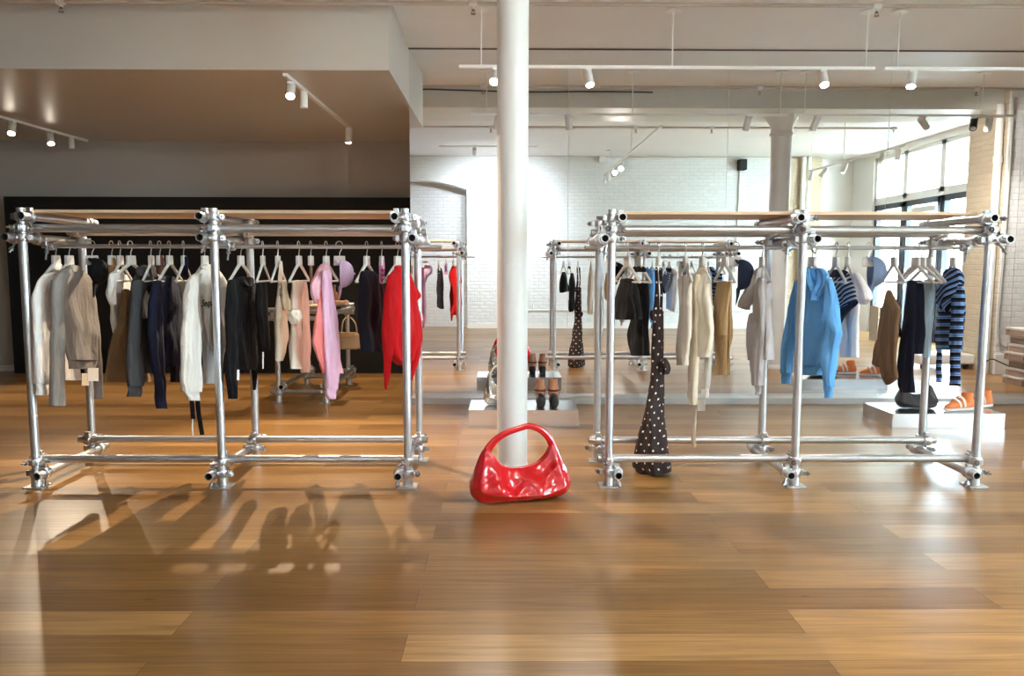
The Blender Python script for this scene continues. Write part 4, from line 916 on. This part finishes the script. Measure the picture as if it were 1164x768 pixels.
# ------------------------------------------------------------------ lighting tracks, spots
GS = 'track spotlights'
def track(a, b, label, stems=(), stemtop=None, r=.014):
    a, b = V(a), V(b); t = empty('light_track', (a+b)/2, label, 'light track', 'ceiling light tracks')
    d = (b-a).normalized(); rot = d.to_track_quat('X', 'Z').to_matrix(); MB().box((a+b)/2, ((b-a).length, .035, .024), rot).obj('rail', WHITE, t, smooth=False)
    for p, zt_ in stems:
        p = V(p); MB().tube([p, (p.x, p.y, zt_)], .006, 8).obj('stem', WHITE, t)
        MB().lathe([(.062, 0), (.060, .008), (.02, .022)], (p.x, p.y, zt_-.022), 24, rot=None).obj('canopy', WHITE, t)
    return t
LAMPS = []
def spot(p, aim, label, lit=True, power=60, size=70, blend=.6, s=1.0, col=(1, .95, .89), rad=.03, black=False):
    """p: point on the track; head hangs below it and aims at 'aim'"""
    p = V(p); t = empty('track_spotlight', p, label, 'spotlight', GS); hc = p-V((0, 0, .075*s)); d = (V(aim)-hc).normalized()
    MB().box(p-V((0, 0, .018)), (.05, .03, .02)).obj('adapter', WHITE, t, smooth=False)
    MB().tube([p-V((0, 0, .02)), hc], .008*s, 8).obj('yoke', WHITE, t)
    rot = d.to_track_quat('Z', 'Y').to_matrix(); L = .155*s; r = .037*s; c = hc
    MB().lathe([(r*.9, -L*.45), (r, -L*.42), (r, L*.55), (r*.9, L*.55), (r*.84, L*.48), (r*.84, L*.42)], c, 24, rot=rot, caps=True).obj('lamp_can', BLACKP if black else WHITE, t)
    MB().lathe([(.001, L*.50), (r*.82, L*.50)], c, 20, rot=rot, caps=False).obj('lens', BULB if lit else plain('lens_off', (.5, .5, .5), .2), t, recalc=True)
    if lit:
        l = bpy.data.lights.new('lamp', 'SPOT'); l.energy = power; l.spot_size = R(size); l.spot_blend = blend; l.color = col; l.shadow_soft_size = rad
        o = bpy.data.objects.new('lamp', l); COL.objects.link(o); q = c+d*(L*.62)
        o.matrix_world = Matrix.Translation(q) @ (-d).to_track_quat('Z', 'Y').to_matrix().to_4x4(); mw = o.matrix_world.copy(); o.matrix_basis = mw; attach(o, t)
    return t
TZ = 2.95; TY = 6.3
x0, x1, x2 = atY(522, 77, TY).x, atY(994, 77, TY).x, atY(1005, 78, TY).x
sx_ = [atY(x, 77, TY).x for x in (547, 764, 984, 1020)]
track((x0, TY, TZ), (x1, TY, TZ), 'long white light track before the mirrors, passing behind the column', [((s, TY, TZ), zc(TY)) for s in sx_[:3]])
xe = mY(1120, 131, 2*M-TY).x
track((x2, TY, TZ), (xe+.3, TY, TZ), 'white light track before the mirrors at the right, beyond the gap', [((sx_[3], TY, TZ), zc(TY)), ((mY(1116, 128, 2*M-TY).x, TY, TZ), zc(TY))])
def tx(x): return atY(x, 80, TY).x
spot((tx(563), TY, TZ), (-.6, 3.4, 0), 'white spotlight peeking out left of the white column', power=36, size=80)
spot((tx(669), TY, TZ), (1.1, 4.9, 0), 'white spotlight on the long track right of the column', power=36, size=90)
spot((tx(936), TY, TZ), (2.4, 4.3, 0), 'white lit spotlight on the long track above the blue hoodie', power=36, size=90)
spot((tx(1037), TY, TZ), (2.6, 5.2, .2), 'white tilted spotlight on the right hand track near its start', power=36, size=90)
spot((mY(1050, 133, 2*M-TY).x, TY, TZ), (6.35, 5.1, 1.5), 'white spotlight mirrored before the upper windows', power=110, size=110)
q_ = mY(1124, 133, 2*M-TY).x
spot((q_, TY, TZ), (q_+.35, 5.2, 1.0), 'white spotlight mirrored beside the tan pier, next to the black one', power=90, size=110)
spot((q_-.16, TY, TZ), (q_-.6, 6.9, 1.9), 'black unlit spotlight mirrored before the tan pier', lit=False, black=True)
# tracks in the alcove, on the soffit
track((-1.745, 6.12, 2.838), (-1.708, 8.45, 2.838), 'white light track on the soffit with the brightest spotlight')
def sy(px, x): # point on a track seen at pixel column px
    d = ray(px, 120); return d.y*(x/d.x)
spot((-1.742, sy(331, -1.742), 2.83), (-1.35, 4.0, 0), 'brightest white spotlight under the soffit', power=300, size=100, blend=.4, rad=.014, col=(1, .82, .60))
spot((-1.736, sy(345.5, -1.736), 2.83), (-1.736, sy(345.5, -1.736), 0), 'white unlit spotlight pointing straight down beside the brightest one', lit=False, s=.9)
spot((-1.712, sy(396, -1.712), 2.83), (-1.8, 7.6, 0), 'white lit spotlight at the far end of the soffit track', power=150, size=100, col=(1, .82, .60))
spot((-1.705, 8.36, 2.83), (-1.70, 8.36, 0), 'white unlit spotlight hanging last on the soffit track', lit=False, s=1.0)
track((-5.20, 7.1, 2.838), (-5.095, 9.35, 2.838), 'white light track on the soffit at the left edge')
spot((-5.14, sy(12, -5.14), 2.83), (-4.4, 6.2, 0), 'lit white spotlight at the left edge under the soffit', power=38, size=85, rad=.02, col=(1, .82, .60))
spot((-5.12, sy(55, -5.12), 2.83), (-4.0, 7.2, 0), 'lit white spotlight second from the left edge under the soffit', power=130, size=85, rad=.02, col=(1, .82, .60))
spot((-5.11, sy(79, -5.11), 2.83), (-5.11, sy(79, -5.11), 0), 'white unlit spotlight pointing down near the left edge', lit=False, s=.8)
# tracks seen only in the mirrors
TA = (2.1, 4.3, 3.2)
track(TA, (2.06, -1.2, 3.2), 'white light track running towards the brick wall, seen in the mirrors', [((2.08, 2.0, 3.2), 3.62), ((2.07, -.6, 3.2), 3.62)])
for yy, aim, lab, lit in ((1.0, (1.0, 4.2, 0), 'lit white spotlight on the mirrored sloping track, nearest the stem', True), (.35, (0.2, 3.8, 0), 'lit white spotlight on the mirrored sloping track, lower of the two', True), (-.2, (2.6, 1.5, 1.0), 'white unlit spotlight tilted outward on the mirrored sloping track', False), (-.7, (2.06, -.7, 0), 'white unlit spotlight pointing down on the mirrored sloping track', False), (-1.05, (1.2, -1.4, 1.2), 'white spotlight at the low end of the mirrored sloping track', False)):
    spot((2.08, yy, 3.19), aim, lab, lit=lit, power=95, size=120, rad=.035)
track((5.38, 4.3, 2.95), (5.2, 1.6, 2.95), 'white light track mirrored before the windows and pilaster', [((5.36, 3.9, 2.95), 3.62), ((5.28, 2.7, 2.95), 3.62), ((5.2, 1.65, 2.95), 3.62)])
for yy, aim, lab, lit in ((4.15, (5.38, 4.1, 0), 'white unlit spotlight mirrored at the window edge', False), (3.75, (4.9, 3.0, 0), 'white spotlight mirrored just left of the upper windows', False), (2.75, (4.6, 2.3, 0), 'lit white spotlight mirrored before the plain white wall', True), (2.1, (4.2, 1.8, 1.5), 'white tilted spotlight mirrored beside the pilaster pipes', False), (1.65, (4.9, 1.2, .6), 'white spotlight mirrored at the end of the short track by the pilaster', False)):
    spot((5.2+(yy-1.6)/2.7*.18, yy, 2.94), aim, lab, lit=lit, power=50, size=120, rad=.035)
# added lamps, tucked behind the mirrored column, to brighten the brick by the arch
track((-1.2, .6, 3.5), (.6, .6, 3.5), 'short white track added to carry helper lamps before the brick arch')
for xx in (-.55, -.1, .35): spot((xx, .6, 3.49), (xx-.1, -1.5, 2.2), 'white lamp added to brighten the brick beside the arch, %s' % {-.55: 'nearest the arch', -.1: 'middle one', .35: 'farthest from the arch'}[xx], power=130, size=95, blend=.9, col=(.80, .90, 1.0), rad=.05)

# ------------------------------------------------------------------ ceiling pipes, sprinklers, small fittings
def sprinkler_pipe(y, z, xa, xb, heads, label):
    t = empty('sprinkler_pipe', ((xa+xb)/2, y, z), label, 'pipe', 'sprinkler pipes')
    MB().tube([(xa, y, z), (xb, y, z)], .015, 12).obj('pipe', plain('pipe_paint', (.55, .50, .45), .6), t)
    for x in heads:
        m = MB(); m.tube([(x-.03, y, z), (x+.03, y, z)], .025, 12); m.tube([(x, y, z), (x, y, z-.04)], .015, 10); m.obj('tee', CEIL, t)
        m = MB(); m.tube([(x, y, z-.04), (x, y, z-.055)], .010, 8); m.tube([(x-.010, y, z-.05), (x-.012, y, z-.075)], .003, 6); m.tube([(x+.010, y, z-.05), (x+.012, y, z-.075)], .003, 6); m.lathe([(.020, -.078), (.020, -.075)], (x, y, z), 12)
        m.obj('sprinkler_head', plain('sprinkler_bronze', (.22, .15, .09), .4, metal=.6), t)
    return t
py_ = 5.93; pz = atY(400, 3.5, 5.93).z
sprinkler_pipe(py_, pz, -9, 9.3, [atY(69, 3, py_).x, atY(538, 3, py_).x, atY(997, 3, py_).x, 5.3], 'pale sprinkler pipe along the top edge with small heads')
sprinkler_pipe(3.46, 3.33, -3, 5.7, [-.2, 1.9, 3.0, 5.65], 'pale sprinkler pipe seen in the mirrors beyond the beam')
t = empty('ceiling_cable', (0, 5.225, 3.45), 'thin black cable clipped along the beam, seen in the mirrors', 'cable')
MB().tube(smoothpath([mY(x, y, 2*M-5.225) for x, y in ((470, 103), (486, 101.5), (540, 103), (600, 104.5), (680, 104), (742, 105))]), .008, 6).obj('cord', BLACKP, t)
q = mY(748, 107, 9.6); t = empty('ceiling_speaker', q, 'small white speaker box tilted below the ceiling, seen in the mirrors', 'speaker')
rot = Matrix.Rotation(R(25), 3, 'Y') @ Matrix.Rotation(R(-15), 3, 'X'); MB().box(q, (.17, .16, .24), rot).obj('speaker_box', plain('ivory_plastic', (.66, .62, .58), .5), t, bevel=.015)
MB().tube([q+V((0, 0, .10)), V((q.x+.03, q.y, q.z+.2))], .012, 8).obj('bracket', plain('dark_metal', (.06, .05, .05), .5), t)
def wallbox(px, py, w, h, d, name, label, cat, mat, drop=None):
    q = mY(px, py, 2*M-YB); t = empty(name, q, label, cat); q = V((q.x, YB+d/2+.01, q.z))
    MB().box(q, (w, d, h)).obj('housing', mat, t, bevel=.012)
    MB().box((q.x, YB+.012, q.z), (w*.5, .02, h*.5)).obj('mount', mat, t)
    if drop is not None:
        MB().tube([(q.x-.02, YB+.02, q.z-h/2), (q.x-.05, YB+.02, drop)], .014, 8).obj('conduit', W_PAINT, t)
wallbox(842, 188, .16, .22, .18, 'wall_speaker', 'small black speaker on the white brick, seen in the mirrors', 'speaker', BLACKP, drop=1.2)
wallbox(684, 180, .14, .20, .08, 'junction_box', 'white junction box high on the white brick, seen in the mirrors', 'electrical box', W_PAINT)
t = empty('conduit_pipe', (.7, YB, .9), 'thin white conduit running along the low brick wall, seen in the mirrors', 'conduit')
q1, q2 = mY(606, 352, 15.9), mY(905, 357, 15.9); MB().tube(smoothpath([(q1.x, YB+.025, q1.z+.12), (q1.x+.02, YB+.025, q1.z), (q1.x+.15, YB+.025, q1.z-.01), (q2.x, YB+.025, q1.z-.01)]), .013, 8).obj('pipe', W_PAINT, t)
for px_, lab in ((912, 'white pipe standing on the pilaster, seen in the mirrors'), (918.5, 'thinner white pipe standing beside it on the pilaster')):
    x = mY(px_, 230, 15.8).x; w = .05 if px_ == 912 else .028
    t = empty('riser_pipe', (x, YB+.17, 0), lab, 'pipe'); MB().tube([(x, YB+.17, 0), (x, YB+.17, 3.6)], w, 14).obj('pipe', W_PAINT, t); MB().tube([(x, YB+.17, 3.0), (x, YB+.17, 3.05)], w*1.3, 14).obj('pipe_clip', W_PAINT, t)
# pipe and conduit at the tan pier
xq, yq = 6.04, 5.24
t = empty('riser_pipe', (xq, yq, 0), 'white riser pipe in front of the tan brick pier, seen in the mirrors', 'pipe'); MB().tube([(xq, yq, 0), (xq, yq, 3.3)], .045, 16).obj('pipe', W_PAINT, t); MB().tube([(xq, yq, 2.6), (xq, yq, 2.68)], .055, 16).obj('pipe_clip', W_PAINT, t)
t = empty('cable_conduit', (6.2, 5.36, 1), 'grey conduit curving off along the white wall, seen in the mirrors', 'conduit')
ca = [mY(x, y, 2*M-5.36) for x, y in ((1152, 112), (1147, 200), (1141, 290), (1135, 360), (1136, 385), (1142, 394), (1164, 396))]
MB().tube(smoothpath(ca), .014, 8).obj('pipe', plain('conduit_grey', (.45, .45, .42), .4), t)
t = empty('power_cable', mY(1135, 410, 9.1), 'thin black cable sagging before the white skirting, seen in the mirrors', 'cable')
MB().tube(smoothpath([mY(x, y, 9.05) for x, y in ((1118, 413), (1127, 408), (1138, 412), (1150, 417), (1166, 418))]), .007, 8).obj('cord', BLACKP, t)
# stack of brown boxes by the mirror end, seen in the mirrors
bq = mY(1150, 434, 8.35); bx0 = bq.x; brn = plain('card_brown', (.34, .24, .18), .8, noise=.08); nb = 7
for i in range(nb):
    z0 = i*.092; sh_ = .03*((i*37) % 3)+.02*(nb-i)*0
    nm = ['bottom box', 'second box from the floor', 'third box from the floor', 'fourth box from the floor', 'third box from the top', 'second box from the top', 'topmost box'][i]
    t = empty('shoe_box', (bx0+.25+sh_, bq.y, z0), 'flat brown box, %s of the mirrored stack at the right edge' % nm, 'box', 'stacked brown boxes')
    m = MB().bx(bx0+sh_, bx0+.5+sh_, bq.y-.16, bq.y+.16, z0, z0+.066); m.obj('box_body', brn, t, bevel=.003)
    MB().bx(bx0-.006+sh_, bx0+.506+sh_, bq.y-.166, bq.y+.166, z0+.066, z0+.0915).obj('lid', plain('card_pale', (.62, .55, .50), .8), t, bevel=.003)
# low white bench before the windows, seen in the mirrors
q = mY(1066, 421, 9.75); t = empty('low_bench', (q.x, q.y, 0), 'low white bench with black castors by the windows, seen in the mirrors', 'bench')
MB().bx(q.x-.36, q.x+.36, q.y-.2, q.y+.2, .07, .20).obj('seat', WHITE, t, bevel=.02)
for sx in (-.28, .28):
    for sy_ in (-.14, .14): MB().tube([(q.x+sx-.02, q.y+sy_, .035), (q.x+sx+.02, q.y+sy_, .035)], .035, 16).obj('castor', BLACKP, t)
WALN = wood('shelf_wood', (.30, .23, .16), (.42, .33, .24))
q = mY(996.5, 400, 13.4); t = empty('shelf_unit', (q.x, q.y, 0), 'narrow brown open shelf unit by the glass door, seen in the mirrors', 'shelf')
for sx in (-.07, .07): MB().bx(q.x+sx-.01, q.x+sx+.01, q.y-.15, q.y+.15, 0, .62).obj('side_panel', WALN, t)
for k in range(4): MB().bx(q.x-.07, q.x+.07, q.y-.15, q.y+.15, .03+k*.19, .045+k*.19).obj('shelf', WALN, t)
# blue notice and slatted blind at the glass doors
t = empty('window_blind', (XW-.03, 1.35, 1.4), 'white slatted blind in the glass door, seen in the mirrors behind navy trousers', 'blind')
MB().bx(XW-.06, XW-.01, .75, 1.45, 2.30, 2.40).obj('head_rail', W_PAINT, t)
m = MB()
for k in range(44): m.box((XW-.035, 1.10, .35+k*.044), (.035, .68, .003), Matrix.Rotation(R(35), 3, 'Y'))
m.obj('slats', plain('blind_white', (.78, .82, .88), .5), t, smooth=False)

# ------------------------------------------------------------------ daylight and view
w = bpy.data.worlds.new('world'); scn.world = w; w.use_nodes = True
bg = w.node_tree.nodes['Background']; bg.inputs[0].default_value = (.70, .85, 1, 1); bg.inputs[1].default_value = 38.0
for (y0, y1) in bays:                       # daylight enters through the real openings
    for z0, z1 in ((2.70, 3.43), (.16, 2.46)):
        l = bpy.data.lights.new('daylight_portal', 'AREA'); l.shape = 'RECTANGLE'; l.size = z1-z0; l.size_y = y1-y0; l.cycles.is_portal = True
        o = bpy.data.objects.new('daylight_portal', l); COL.objects.link(o); o.location = (XW+.2, (y0+y1)/2, (z0+z1)/2); o.rotation_euler = (0, R(90), 0)
scn.cycles.max_bounces = 10; scn.cycles.diffuse_bounces = 5; scn.cycles.glossy_bounces = 6; scn.cycles.transparent_max_bounces = 12
scn.cycles.sample_clamp_indirect = 30; scn.cycles.use_denoising = True; scn.cycles.caustics_reflective = True; scn.cycles.blur_glossy = .5
vs_ = scn.view_settings; vs_.view_transform = 'Standard'; vs_.look = 'None'; vs_.gamma = 1; vs_.use_curve_mapping = False; vs_.exposure = 0.72
